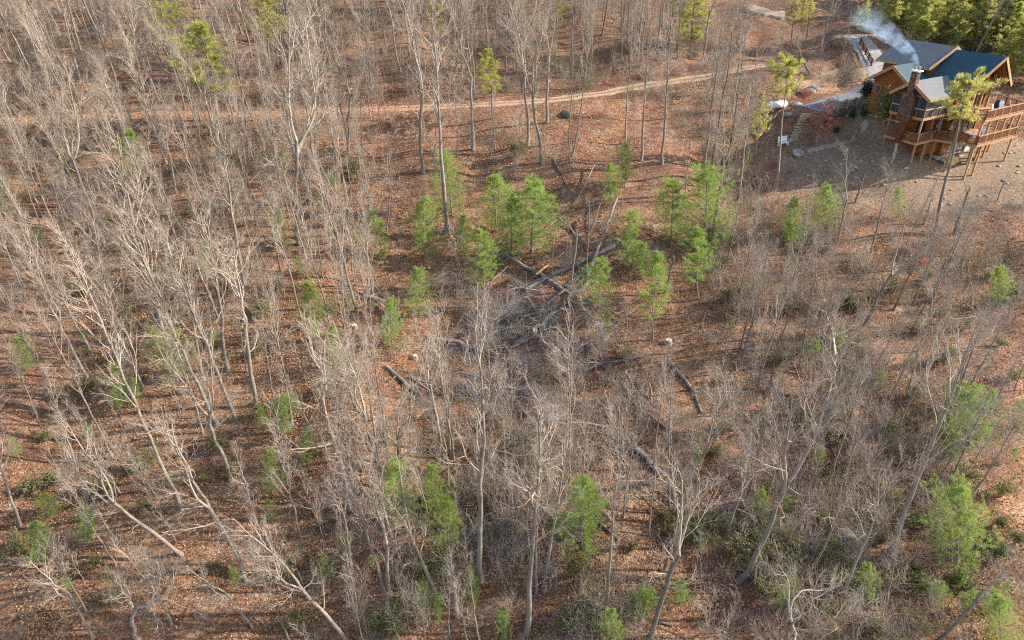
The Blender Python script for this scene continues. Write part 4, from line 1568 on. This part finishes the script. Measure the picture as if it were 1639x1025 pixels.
for row, (yy0, step) in enumerate(((112, 24), (84, 24), (62, 22), (40, 24), (16, 26), (-8, 30))):
    for x in np.arange((1600 if row == 0 else 1396) + row * 5, 1720, step):
        bx, by = x + rng.uniform(-9, 9), yy0 + rng.uniform(-7, 7) + max(0, (x - 1560)) * 0.25
        b = G(bx, by)
        v = PV['stand'][nst % 3]
        nst += 1
        s = rng.uniform(0.58, 0.85)
        hb, ha = house_local(b.x, b.y)
        if -5 < hb < 11 and -6 < ha < 17.5 or float(line_dist(b.x, b.y, APRON)[0]) < 3.6 or float(line_dist(b.x, b.y, DRIVE)[0]) < 4:
            continue
        TAKEN.append((b.x, b.y))
        place('pine_tree', v, b, axis_quat((rng.normal() * .03, rng.normal() * .03, 1), rng.uniform(0, 6.28)), s, 'yellow green pine crowded in the stand behind the house', 'pine', 'tall pines', sc3=(s * 1.3, s * 1.3, s))

LB = [leafy_bush(s, M['laurel'], 1.7, 1.7, 900, 0.12, 9, 0.04) for s in (1, 2, 3)]
BB = [leafy_bush(s, M['beech'], 2.4, 1.6, 700, 0.13, 7, 0.045) for s in (4, 5)]
for (x, y, h, lab) in [(826, 250, 1.9, 'bright rounded evergreen bush below the road'), (565, 290, 2.2, 'dark evergreen bush beside a thin trunk on red leaves'), (520, 320, 1.4, 'dull low evergreen bush on the red leaf slope'), (1480, 452, 1.2, 'dark evergreen bush near the foot of the tall house pine'), (1414, 199, 3.3, 'dark green bush against the wall corner of the log house'), (1003, 575, 1.2, 'dark low bush beside the branch heap')]:
    p = G(x, y)
    s = h / 1.7
    place('evergreen_bush', LB[x % 3], p, axis_quat((0, 0, 1), x), s, lab, 'bush', 'evergreen bushes', parts=('stem', 'foliage'), sc3=(s * 1.1, s * 1.1, s))
nb = 0
while nb < 150:
    x, y = rng.uniform(0, 1639), rng.uniform(230, 1020)
    if nb < 55 and (x < 1000 + 350 * rng.uniform() or y < 380):
        continue
    if 560 < x < 1130 and y < 680:
        continue
    p = G(x, y)
    b, a = house_local(p.x, p.y)
    if b > -22 and a > -6:
        continue
    s = rng.uniform(0.45, 1.0)
    nb += 1
    place('evergreen_bush', LB[nb % 3], p, axis_quat((0, 0, 1), x), s,
          'olive green laurel bush in the tangled brush downhill from the house' if x > 1000 else 'dull green laurel bush under the leaning bare trees', 'bush', 'evergreen bushes', parts=('stem', 'foliage'), sc3=(s * 1.2, s * 1.2, s))
for (x, y, h, lab) in [(1306, 228, 4.2, 'tall red leaved sapling beside the timber steps'), (1462, 402, 1.3, 'orange leaved sapling in the brush below the yard'), (1475, 432, 1.3, 'rusty leaved sapling just below the orange one'), (1448, 462, 1.1, 'low rusty sapling in grey brush'), (1240, 272, 1.3, 'low red bush near the tall thin pine'), (1262, 282, 1.1, 'small red bush at the edge of the bare yard'), (1285, 500, 1.4, 'orange brown leaved bush by the dark stout trunk'), (1285, 165, 1.8, 'orange brown bush beside the white boulders')]:
    p = G(x, y)
    s = h / 2.4
    place('leafy_sapling', BB[x % 2], p, axis_quat((0, 0, 1), x), s, lab, 'sapling', 'saplings with dead leaves', parts=('stem', 'foliage'), sc3=(s * 1.1, s * 1.1, s))
CYP = [leafy_bush(8, M['cypress'], 1.6, 0.55, 1500, 0.12, 12, 0.03)]
for (x, y, h, lab) in [(1384, 163, 2.4, 'dark narrow conifer planted by the drive fence'), (1399, 158, 2.0, 'dark conifer nearest the house wall by the drive'), (1352, 172, 0.8, 'low yellow green shrub behind the drive fence'), (1368, 168, 0.8, 'low dull shrub along the drive fence'), (1345, 197, 1.1, 'dark planted shrub high on the shaded bank'), (1362, 192, 1.2, 'dark planted shrub in the middle of the shaded bank'), (1380, 190, 1.1, 'dark planted shrub on the bank nearest the house'), (1338, 216, 0.9, 'dark planted shrub low on the bank by the path'), (1318, 210, 1.2, 'dark planted shrub beside the red leaved sapling')]:
    p = G(x, y)
    s = h / 1.6
    place('planted_shrub', CYP[0], p, axis_quat((0, 0, 1), x), s, lab, 'shrub', 'planted shrubs by the drive', parts=('stem', 'foliage'))

# ------------------------------------------------------------------ fallen trunks, snags, stumps and heaps of dead limbs
def log_between(pa, pb, r0, label, za=0.0, zb=0.0, r1=None, name='fallen_log', group='fallen logs in the clearing', mat=None, stubs=3, cat='log'):
    A, B = G(*pa), G(*pb)
    r0 *= 0.8
    r1 = r1 and r1 * .8
    r = np.random.default_rng(int(pa[0] * 7 + pa[1]))
    o = empty(name, A, label, cat, group)
    n = 9
    t = np.linspace(0, 1, n)
    L = (B - A).length
    P = np.zeros((1, n, 3))
    for k in range(n):
        p = A.lerp(B, t[k])
        g = float(Hq(p.x, p.y))
        z = max(g + r0 * 0.6, (A.z + za) * (1 - t[k]) + (B.z + zb) * t[k] + r0 * .6)
        P[0, k] = (p.x - A.x, p.y - A.y, z - A.z)
    P[0, 1:-1] += r.normal(size=(n - 2, 3)) * 0.0035 * L
    r1 = r0 * 0.6 if r1 is None else r1
    R = (r0 + (r1 - r0) * t)[None] * (1 + r.normal(size=(1, n)) * 0.05)
    tb = Tubes()
    tb.add(P, R, 9)
    base = tb.n
    link('trunk', tb.mesh('trunk', mat or M['log']), o)
    if stubs:
        q = Tubes()
        a, b = spawn(r, P, R, stubs, 0.25, 0.95, (40, 80), lambda t: 0 * t + min(0.35, 1.3 / L), r0 * 0.3, 5, 0.12, 0.05)
        q.add(a, b, 5)
        a, b = spawn(r, a, b, 3, 0.3, 0.95, (25, 60), lambda t: 0 * t + 0.5, r0 * 0.12, 4, 0.12, 0.03)
        q.add(a, b, 4)
        link('limb', q.mesh('limb', M['deadlimb']), o)
    # sawn or broken end faces
    m = MB()
    for k, s in ((0, -1), (n - 1, 1)):
        dv = Vector(P[0, 1] - P[0, 0]) if k == 0 else Vector(P[0, -1] - P[0, -2])
        dv.normalize()
        c0 = Vector(P[0, k])
        m.tube(c0 - dv * .01, c0 + dv * s * 0.02, float(R[0, k]) * .97, float(R[0, k]) * .7, 9)
    m.build('cut_end', M['splinter'] if mat is None and r.uniform() < .25 else M['deadlimb'], o)
    return o


log_between((800, 410), (916, 479), .27, 'long straight grey fallen trunk at the centre of the crossed logs', .3, .25, .22, stubs=2)
log_between((940, 452), (986, 343), .20, 'fallen trunk raised at its far end, pointing uphill', .6, 1.7, .17, stubs=1)
log_between((842, 466), (984, 402), .26, 'thick dark fallen trunk lying across beneath the straight grey one', .1, .5, .3, stubs=4)
log_between((905, 461), (982, 410), .20, 'fallen trunk lying beside the thick dark one', .1, .5, stubs=3)
log_between((803, 427), (899, 350), .09, 'thin pale fallen pole passing under the bushiest pine', .3, .2, stubs=1)
log_between((893, 353), (940, 396), .14, 'short dark fallen trunk uphill of the crossed logs', .3, .1, stubs=2)
log_between((838, 421), (904, 414), .10, 'thin dark log lying level behind the crossed logs', stubs=0)
log_between((812, 472), (870, 450), .13, 'grey limb lying among the fallen branches under the straight trunk', .2, .3, stubs=3)
log_between((800, 443), (852, 492), .08, 'thin greenish pole slanting down to the branch heap', .9, .3, stubs=1)
log_between((882, 250), (914, 312), .10, 'thin dark fallen pole slanting downhill above the bushy pines', .1, .1, stubs=1)
log_between((952, 272), (920, 332), .11, 'dark forked dead limb lying above the crossed logs', .8, .1, stubs=4)
log_between((970, 312), (946, 374), .08, 'thin pale pole leaning below the small leaning pine', 1.2, .1, stubs=0)
log_between((618, 588), (672, 636), .19, 'thick dark mossy log lying alone on red leaves', .05, .05, .2, stubs=1)
log_between((688, 540), (775, 583), .24, 'dark rough log under tangled dead limbs', .1, .2, stubs=4)
log_between((1070, 580), (1112, 632), .24, 'dark log lying alone below the pale cut stump', .1, .1, stubs=0)
log_between((1112, 634), (1122, 662), .16, 'short continuation of the dark lone log beside the gnarled tree', stubs=1)
log_between((955, 575), (1026, 577), .11, 'pale level log pointing out of the branch heap', .2, .1, stubs=1)
log_between((840, 568), (940, 574), .09, 'thin pale pole lying level across dead branches', .5, .4, stubs=2)
log_between((985, 688), (1060, 765), .20, 'long grey log slanting down through the brush', .2, .1, stubs=2)
log_between((1036, 668), (1088, 706), .17, 'dark log end near the orange split wood', .3, .1, stubs=2)
log_between((975, 705), (1005, 748), .12, 'short dark log below the long slanting grey one', stubs=1)
log_between((637, 742), (692, 700), .10, 'thin dark limb lying on leaves below the tangled limbs', .1, .4, stubs=3)
log_between((505, 845), (560, 822), .12, 'dark pair of limbs lying on shaded leaves', .1, .2, stubs=2)
log_between((944, 828), (990, 866), .15, 'dark log beneath the slim tree by the soft pine', .2, .1, stubs=2)
log_between((983, 786), (1050, 783), .12, 'pale barkless limb arched over dark brush', .9, .8, stubs=3)
log_between((574, 468), (604, 484), .14, 'short dark log on shaded duff', stubs=0)
log_between((739, 447), (764, 456), .12, 'short black log beside the small dead tree', stubs=0)
log_between((868, 500), (960, 428), .15, 'dark limb under the raised fallen trunk', .4, .6, stubs=4)
log_between((760, 520), (850, 500), .11, 'grey limb half buried in fallen branches', .3, .5, stubs=4)
log_between((812, 545), (905, 525), .13, 'dark log deep in the central branch heap', .2, .3, stubs=4)
log_between((655, 605), (735, 640), .14, 'dark log with pale limbs below the mossy one', .1, .4, stubs=4)
log_between((735, 600), (830, 625), .12, 'brown log at the top edge of the pale thicket', .2, .2, stubs=3)
log_between((1000, 620), (1045, 690), .13, 'dark log among brown fallen twigs', .1, .2, stubs=4)
log_between((1075, 1003), (1012, 985), .08, 'thin dark limb on shadow striped leaves', .1, .1, stubs=1)


def snag(bx, by, tx, ty, r0, label, split=False):
    b = G(bx, by)
    t = at_depth(tx, ty, b.y + .2)
    o = empty('snag', b, label, 'snag', 'standing dead snags')
    n = 7
    P = np.zeros((1, n, 3))
    d = np.array(t - b)
    P[0] = np.linspace(0, 1, n)[:, None] * d[None]
    P[0, 0, 2] -= .2
    r = np.random.default_rng(bx)
    P[0, 1:] += r.normal(size=(n - 1, 3)) * .03
    R = np.linspace(r0, r0 * .7, n)[None]
    q = Tubes()
    q.add(P, R, 8)
    link('trunk', q.mesh('trunk', M['log'] if not split else M['bark']), o)
    q = Tubes()
    tip = P[:, -1:, :]
    tp = np.stack([tip[0, 0] + np.array([r.normal() * .06, r.normal() * .06, z]) * np.array([1 + z, 1 + z, 1]) for z in (-.1, .15, .4)])[None]
    q.add(tp, np.array([[r0 * .7, r0 * .45, .01]]), 5)
    a, bb = spawn(r, P, R, 3, 0.5, 0.95, (40, 70), lambda t: 0 * t + .3, r0 * .3, 5, .12, .05)
    link('broken_top', q.mesh('broken_top', M['splinter'] if split else M['deadlimb']), o)
    q = Tubes()
    q.add(a, bb, 5)
    link('limb', q.mesh('limb', M['deadlimb']), o)


snag(912, 470, 924, 374, .10, 'pale leaning snag standing among the crossed logs')
snag(938, 458, 944, 322, .07, 'thin dark snag behind the crossed logs')
snag(884, 446, 885, 385, .06, 'short thin pole with an orange foot by the crossed logs')
snag(955, 432, 957, 384, .05, 'small bare pole beside the raised log end')
snag(904, 425, 908, 385, .04, 'tiny bare pole uphill of the crossed logs')
snag(1095, 322, 1102, 260, .09, 'pale topped broken snag on open red leaves', True)
snag(732, 987, 727, 938, .16, 'short broken grey snag near a small olive pine')
log_between((858, 448), (902, 424), .15, 'bright orange splintered trunk end sticking up from the crossed logs', .5, 1.3, .05, mat=M['splinter'], stubs=2)
snag(1526, 375, 1552, 302, .16, 'dark forked dead snag at the edge of the bare yard')
snag(1369, 325, 1382, 284, .11, 'small dark dead snag on the upper brush edge')
snag(1595, 322, 1608, 290, .07, 'thin dark snag on the bare yard slope')
snag(1478, 360, 1492, 318, .08, 'thin grey snag below the yard')
snag(1430, 470, 1440, 430, .08, 'short grey snag in brush')
snag(1004, 520, 998, 470, .06, 'thin dark snag on purple brown duff')
snag(1063, 470, 1078, 415, .10, 'dark leaning snag behind the tall narrow pine')
sp = G(860, 448)
for (x, y, s, lab) in [(1070, 549, .30, 'pale freshly cut stump above the dark lone log'), (764, 499, .22, 'small pale cut stump on the branch heap edge'), (568, 525, .26, 'pale cut stump between pale stems'), (665, 574, .22, 'small cut stump among tangled limbs'), (697, 690, .2, 'small cut stump under the twin pale tree')]:
    p = G(x, y)
    o = empty('tree_stump', p, lab, 'stump', 'cut stumps')
    q = Tubes()
    q.add(np.array([[[0, 0, -.15], [0, 0, .05], [0, 0, .2], [0, 0, .33]]]), np.array([[s * 1.5, s * 1.15, s, s * .97]]), 12)
    link('bark', q.mesh('bark', M['bark']), o)
    MB().tube((0, 0, .30), (0, 0, .345), s * .96, s * .93, 12).build('cut_face', M['cutwood'], o)

FV = []
for s, k in ((61, 'forked'), (62, 'oak'), (63, 'forked')):
    a, b, hh = bare_tree(s, k)
    a.materials[0] = M['log']
    b.materials[0] = M['deadlimb']
    FV.append((a, b, hh))


def fallen_tree(pa, pb, label, flat=0.42, wide=1.0, i=0):
    A, B = G(*pa), G(*pb)
    z = (B - A)
    ln = z.length
    z.normalize()
    up = Vector((0, -.26, 1)).normalized()
    x = up.cross(z).normalized() * -1
    y = z.cross(x).normalized()
    v = FV[i % 3]
    s = ln / v[2]
    rot = Matrix((x, y, z)).transposed()
    o = empty('fallen_tree', A + Vector((0, 0, .35)), label, 'fallen tree', 'fallen tree tops', rot.to_quaternion(), (s * wide, s * flat * wide, s))
    link('trunk', v[0], o)
    link('branches', v[1], o)


for i, (pa, pb, lab, w) in enumerate([
    ((925, 482), (745, 545), 'grey fallen tree top spreading fine branches in the middle of the clearing', 1.5),
    ((960, 440), (800, 545), 'fallen treetop with pale limbs below the crossed logs', 1.3),
    ((905, 485), (860, 570), 'fallen crown heaped below the long grey trunk', 1.9),
    ((815, 430), (745, 490), 'fan of pale fallen limbs at the foot of a young pine', 1.2),
    ((690, 545), (850, 615), 'fallen tree whose crown tangles across the dark rough log', 1.2),
    ((660, 620), (745, 720), 'fallen tree with pale limbs below the mossy dark log', 1.3),
    ((1030, 575), (880, 600), 'fallen pale tree lying level below the branch heap', 1.3),
    ((1062, 770), (950, 590), 'fallen grey tree with its crown uphill in dense brush', 1.3),
    ((1090, 708), (985, 585), 'fallen tree top in brown brush near the split wood', 1.4),
    ((1100, 840), (980, 760), 'fallen twiggy tree in dark brush by the gnarled grey tree', 1.4),
    ((590, 478), (680, 560), 'fallen small tree with pale arching twigs beside the pine', 1.5),
    ((1215, 830), (1120, 760), 'fallen grey crown under the long leaning trunk', 1.5),
    ((975, 425), (830, 520), 'fallen tree top lying under the thick dark trunk', 1.6),
    ((890, 500), (770, 585), 'grey fallen top with arching limbs, lowest of the central heap', 1.5),
    ((840, 480), (935, 585), 'fallen crown spreading towards the lone pine sprig', 1.5),
    ((720, 555), (900, 590), 'long pale fallen top crossing the dark rough log', 1.1),
    ((770, 600), (690, 670), 'fallen twiggy top on leaves by the twin pale trees', 1.5),
    ((1000, 600), (1060, 690), 'grey fallen top beside the dark lone log', 1.3),
    ((960, 700), (1040, 800), 'fallen grey top above the pale barkless limb', 1.3),
    ((850, 600), (790, 690), 'fallen brown top at the upper edge of the pale thicket', 1.5)]):
    fallen_tree(pa, pb, lab, 0.4, w, i)

# ------------------------------------------------------------------ the rest of the woods
def free(x, y, gap):
    for L, hw in ((ROAD[::3], 2.6), (DRIVE[::2], 3.2), (APRON[::3], 3.2)):
        if np.min((L[:, 0] - x) ** 2 + (L[:, 1] - y) ** 2) < hw * hw:
            return False
    b, a = house_local(x, y)
    if -9 < b < 14 and -9 < a < 18:
        return False
    if math.hypot((x - (HO[0] - 2)) / 22, (y - (HO[1] + 1)) / 13) < 1:
        return False
    T = np.array(TAKEN)
    return np.min((T[:, 0] - x) ** 2 + (T[:, 1] - y) ** 2) > gap * gap


ZONES = [
    (lambda px, py, y: y > 96 and px < 620, 'hazy pale bare tree in the crowded woods above the dirt road, far from the house'),
    (lambda px, py, y: y > 96, 'greyish bare tree in the crowded woods above the dirt road, nearer the house'),
    (lambda px, py, y: px < 620 and py < 470, 'bare tree with fine upswept twigs on the slope just below the dirt road'),
    (lambda px, py, y: px < 620, 'pale bare tree leaning in the sunny leaf covered part of the slope'),
    (lambda px, py, y: py < 430, 'grey bare tree in the open woods between road and clearing'),
    (lambda px, py, y: px < 1000, 'grey bare tree in the pale thicket below the fallen logs'),
    (lambda px, py, y: True, 'grey bare tree in the tangled brush downhill of the house'),
]
SAPZ = [z[1].replace('bare tree', 'bare sapling') for z in ZONES]


def zone(px, py, y):
    for i, z in enumerate(ZONES):
        if z[0](px, py, y):
            return i


def scatter(n, ylo, yhi, gap, name, kinds, hs, labels, group, dens, tilt=0.05):
    k = tries = 0
    while k < n and tries < n * 60:
        tries += 1
        y = rng.uniform(ylo, yhi)
        x = rng.uniform(-1, 1) * (y * 0.80 + 6)
        if not free(x, y, gap):
            continue
        P = Vector((x, y, float(Hq(x, y))))
        px, py = pix(P)
        if px < -60 or px > 1700 or py > 1120 or rng.uniform() > dens(px, py, x, y):
            continue
        kd = kinds[int(rng.integers(len(kinds)))]
        v = VAR[kd][int(rng.integers(len(VAR[kd])))]
        h = rng.uniform(*hs)
        s = h / v[2]
        lean = np.array([np.interp(px, [0, 500, 900, 1639], [-.16, -.08, 0.0, .10]) + rng.normal() * tilt, rng.normal() * tilt - .03, 1])
        TAKEN.append((x, y))
        place(name, v, P - Vector((0, 0, .1)), axis_quat(lean, rng.uniform(0, 6.28)), s, labels[zone(px, py, y)], 'tree' if name == 'bare_tree' else 'sapling', group)
        k += 1
    return k


def d_far(px, py, x, y):
    if x > 33 and y < 128:
        return 0.04
    return 1.0 if x < 30 else 0.55


def d_near(px, py, x, y):
    if 640 < px < 1140 and py < 700:
        return 0.0
    if px < 420 and py > 560:
        return 0.10
    if px > 1230 and py < 400:
        return 0.05
    return 1.0 if px < 640 else 0.45


def d_sap(px, py, x, y):
    if 640 < px < 1140 and 330 < py < 560:
        return 0.04
    if px < 420 and py > 560:
        return 0.12
    if px > 1230 and py < 330:
        return 0.05
    if 760 < px < 1000 and py > 600:
        return 0.8
    if 600 < px < 1140 and 540 < py < 720:
        return 0.2
    return 0.6


scatter(105, 95, 128, 2.6, 'bare_tree', ('straight', 'straight', 'forked', 'slim'), (11, 16.5), [z[1] for z in ZONES], 'bare trees standing on the hillside', d_far)
scatter(62, 26, 93, 2.2, 'bare_tree', ('slim', 'straight', 'slim', 'forked'), (9, 14.5), [z[1] for z in ZONES], 'bare trees standing on the hillside', d_near)
scatter(70, 95, 122, 1.2, 'bare_sapling', ('sapling',), (5, 8.5), SAPZ, 'thin bare saplings between the trees', d_far)
scatter(170, 25, 93, 1.0, 'bare_sapling', ('sapling',), (2.8, 7.5), SAPZ, 'thin bare saplings between the trees', d_sap)

nsm = 0
while nsm < 60:
    x, y = rng.uniform(0, 1639), rng.uniform(215, 1015)
    if (640 < x < 1200 and y < 700) or (x > 1150 and y < 340):
        continue
    p = G(x, y)
    if not free(p.x, p.y, 0.7):
        continue
    nsm += 1
    h = rng.uniform(1.0, 2.6)
    v = PV[('young', 'wide', 'thin', 'wide')[nsm % 4]][nsm % 2]
    TAKEN.append((p.x, p.y))
    place('young_pine', v, p, axis_quat((rng.normal() * .06, rng.normal() * .06, 1), rng.uniform(0, 6.28)), 1, ('little pine half hidden among the grey brush downhill from the house' if x > 1000 else 'little pine half hidden under the leaning bare trees away from the house'), 'pine', 'young green pines on the slope', sc3=(h / v[2] * 1.2, h / v[2] * 1.2, h / v[2]))

# the far wood on the hill top, one mass
def merge_copies(meshes, items, name, mat, smooth=True):
    """items: (mesh index, 3x3 matrix, offset)"""
    dat = []
    for me in meshes:
        v = np.empty(len(me.vertices) * 3, np.float32)
        me.vertices.foreach_get('co', v)
        f = np.empty(len(me.loops), np.int32)
        me.loops.foreach_get('vertex_index', f)
        dat.append((v.reshape(-1, 3), f.reshape(-1, 4)))
    Vs, Fs, n = [], [], 0
    for i, A, o in items:
        v, f = dat[i]
        Vs.append(v @ np.asarray(A, np.float32).T + np.asarray(o, np.float32))
        Fs.append(f + n)
        n += len(v)
    return np_mesh(name, np.vstack(Vs), [np.vstack(Fs)], mat, smooth)


def rotz(a, s):
    return np.array([[math.cos(a), -math.sin(a), 0], [math.sin(a), math.cos(a), 0], [0, 0, 1.0]]) * s


def woods(name, label, pts, sources):
    """one object whose points carry copies of whole trees: the mass of far woods nobody could count"""
    V = np.array([p[:3] for p in pts])
    me = bpy.data.meshes.new(name)
    me.vertices.add(len(V))
    me.vertices.foreach_set('co', V.astype(np.float32).ravel())
    for nm, col, ty in (('pick', 3, 'INT'), ('spin', 4, 'FLOAT'), ('size', 5, 'FLOAT'), ('lean', 6, 'FLOAT')):
        a = me.attributes.new(nm, ty, 'POINT')
        a.data.foreach_set('value', np.array([p[col] for p in pts], np.int32 if ty == 'INT' else np.float32))
    o = tag(link(name, me), label, 'woods', None, 'stuff')
    ng = bpy.data.node_groups.new(name, 'GeometryNodeTree')
    ng.interface.new_socket('Geometry', in_out='INPUT', socket_type='NodeSocketGeometry')
    ng.interface.new_socket('Geometry', in_out='OUTPUT', socket_type='NodeSocketGeometry')
    nn, ll = ng.nodes, ng.links
    gi, go = nn.new('NodeGroupInput'), nn.new('NodeGroupOutput')
    join = nn.new('GeometryNodeJoinGeometry')

    def attr(nm, ty='FLOAT'):
        a = nn.new('GeometryNodeInputNamedAttribute')
        a.data_type = ty
        a.inputs['Name'].default_value = nm
        return a.outputs['Attribute']
    eul = nn.new('ShaderNodeCombineXYZ')
    ll.new(attr('lean'), eul.inputs[1])
    ll.new(attr('spin'), eul.inputs[2])
    for k, src in enumerate(sources):
        cmp = nn.new('FunctionNodeCompare')
        cmp.data_type = 'INT'
        cmp.operation = 'EQUAL'
        ll.new(attr('pick', 'INT'), cmp.inputs[2])
        cmp.inputs[3].default_value = k
        for ob in src:
            info = nn.new('GeometryNodeObjectInfo')
            info.transform_space = 'ORIGINAL'
            info.inputs['Object'].default_value = ob
            info.inputs['As Instance'].default_value = True
            ip = nn.new('GeometryNodeInstanceOnPoints')
            ll.new(gi.outputs[0], ip.inputs['Points'])
            ll.new(cmp.outputs[0], ip.inputs['Selection'])
            ll.new(info.outputs['Geometry'], ip.inputs['Instance'])
            ll.new(eul.outputs[0], ip.inputs['Rotation'])
            ll.new(attr('size'), ip.inputs['Scale'])
            ll.new(ip.outputs[0], join.inputs[0])
    ll.new(join.outputs[0], go.inputs[0])
    md = o.modifiers.new('trees', 'NODES')
    md.node_group = ng
    return o


src = []
for kd in ('straight', 'slim', 'forked', 'sapling'):
    for v in VAR[kd][:3]:
        tr = next(o for o in bpy.data.objects if o.data == v[0])
        src.append((tr, next(o for o in tr.parent.children if o.data == v[1]), v[2], kd))
pts = []
while len(pts) < 900:
    y = rng.uniform(100, 190)
    x = rng.uniform(-1, 1) * (y * 0.82 + 6)
    if (x > 28 and y < 150) or not free(x, y, 1.2):
        continue
    k = int(rng.integers(len(src)))
    h = rng.uniform(5, 9) if src[k][3] == 'sapling' else rng.uniform(9, 15.5)
    pts.append((x, y, float(Hq(x, y)) - .1, k, rng.uniform(0, 6.28), h / src[k][2], rng.normal() * .05 - np.interp(x, [-80, 0, 60], [.08, 0, -.05])))
woods('distant_woods', 'leafless woods crowding the hill above the dirt road', pts, [q[:2] for q in src])

pts = []
tries = 0
while len(pts) < 290 and tries < 40000:
    tries += 1
    y = rng.uniform(26, 95)
    x = rng.uniform(-1, 1) * (y * 0.80 + 6)
    px, py = pix((x, y, float(Hq(x, y))))
    if not (-60 < px < 1700) or (610 < px < 1160 and py < 700) or (px > 1200 and py < 400) or (px < 520 and py > 520 and rng.uniform() > .12) or (px < 660 and 380 < py <= 520 and rng.uniform() > .7) or (px > 660 and rng.uniform() > .22) or (px > 1560 and rng.uniform() > .3) or not free(x, y, .8):
        continue
    k = int(rng.integers(len(src)))
    if src[k][3] in ('straight', 'forked') and rng.uniform() < .6:
        continue
    h = rng.uniform(3, 7.5) if src[k][3] == 'sapling' else rng.uniform(7, 13)
    pts.append((x, y, float(Hq(x, y)) - .1, k, rng.uniform(0, 6.28), h / src[k][2], rng.normal() * .05 + np.interp(px, [0, 500, 900, 1639], [-.14, -.08, 0, .1])))
woods('leafless_thicket', 'thin grey leafless stems crowding between the larger trees', pts, [q[:2] for q in src])

# uncountable low brush between the trees
def brush_clump(seed, tall=1.0):
    r = np.random.default_rng(seed)
    n, k = 8, 5
    P = np.zeros((n, k, 3))
    t = np.linspace(0, 1, k)
    for i in range(n):
        a, o = r.uniform(0, 6.28), r.uniform(.1, .9)
        h = r.uniform(.6, 1.5) * tall
        P[i] = np.stack([math.cos(a) * o * t ** 1.4, math.sin(a) * o * t ** 1.4, h * t], 1)
        P[i, :, :2] += r.normal(size=2) * .35
        P[i, 1:] += r.normal(size=(k - 1, 3)) * .06
    R = np.linspace(.015, .007, k)[None].repeat(n, 0)
    q = Tubes()
    q.add(P, R, 3)
    a, b = spawn(r, P, R, 5, .2, .98, (25, 60), lambda t: .5 + 0 * t, .009, 4, .2, .05, taper=.6)
    q.add(a, b, 3)
    a, b = spawn(r, a, b, 1, .2, .95, (25, 60), lambda t: .7 + 0 * t, .007, 3, .2, .04, taper=.7)
    q.add(a, b, 3)
    return q.mesh('brush', M['brush'])


M['weed'] = bark_mat('olive_weeds', (0.20, 0.19, 0.06), (0.32, 0.29, 0.10), (0.11, 0.10, 0.04))
BR = [brush_clump(s, 1.0 if s % 2 else 1.5) for s in range(80, 90)]
items = []
tries = 0
while len(items) < 2700 and tries < 60000:
    tries += 1
    y = 22 + rng.uniform() ** 1.1 * 106
    x = rng.uniform(-1, 1) * (y * .80 + 5)
    z = float(Hq(x, y))
    px, py = pix((x, y, z))
    if not (-40 < px < 1680) or py > 1080:
        continue
    b, a = house_local(x, y)
    if -8 < b < 12 and -3 < a < 16:
        continue
    L = np.min((ROAD[::2, 0] - x) ** 2 + (ROAD[::2, 1] - y) ** 2)
    if L < 5.5 or np.min((DRIVE[:, 0] - x) ** 2 + (DRIVE[:, 1] - y) ** 2) < 9 or np.min((APRON[:, 0] - x) ** 2 + (APRON[:, 1] - y) ** 2) < 9:
        continue
    pr = 0.2
    if px > 1130:
        pr = 0.66 if px < 1560 else 0.35
    if 640 < px < 1130 and py < 540:
        pr = 0.09
    if 735 < px < 960 and 475 < py < 600:
        pr = 0.75
    if 730 < px < 1010 and py > 570:
        pr = 0.85 if py < 880 else 0.35
    if px < 520 and py > 500:
        pr = 0.06
    if px > 1220 and py < 330:
        pr = 0.22
    if px < 620 and py < 420:
        pr = 0.35
    if y > 94:
        pr = 0.9 if x < 34 else 0.35
    cl = float(bumps(x * 1.3 - 20, y * 1.3 + 11))
    pr *= float(np.clip(0.65 + cl * 0.8, 0.1, 1.2))
    if rng.uniform() > pr:
        continue
    s = rng.uniform(.6, 1.55)
    items.append((int(rng.integers(len(BR))), rotz(rng.uniform(0, 6.28), s), (x, y, z - .03)))
def pile(o):
    u, w = pix(o)
    return 690 < u < 1060 and 430 < w < 680


um = merge_copies(BR, items, 'undergrowth', M['brush'])
um.materials.append(M['weed'])
um.materials.append(M['twig'])
um.materials.append(M['deadlimb'])
fc = np.concatenate([np.full(len(BR[i].polygons), 3 if pile(o) else (1, 0, 2, 3, 0, 2)[k % 6], np.int32) for k, (i, A, o) in enumerate(items)])
um.polygons.foreach_set('material_index', fc)
tag(link('undergrowth', um), 'tangled leafless brush and weeds between the trees', 'undergrowth', None, 'stuff')
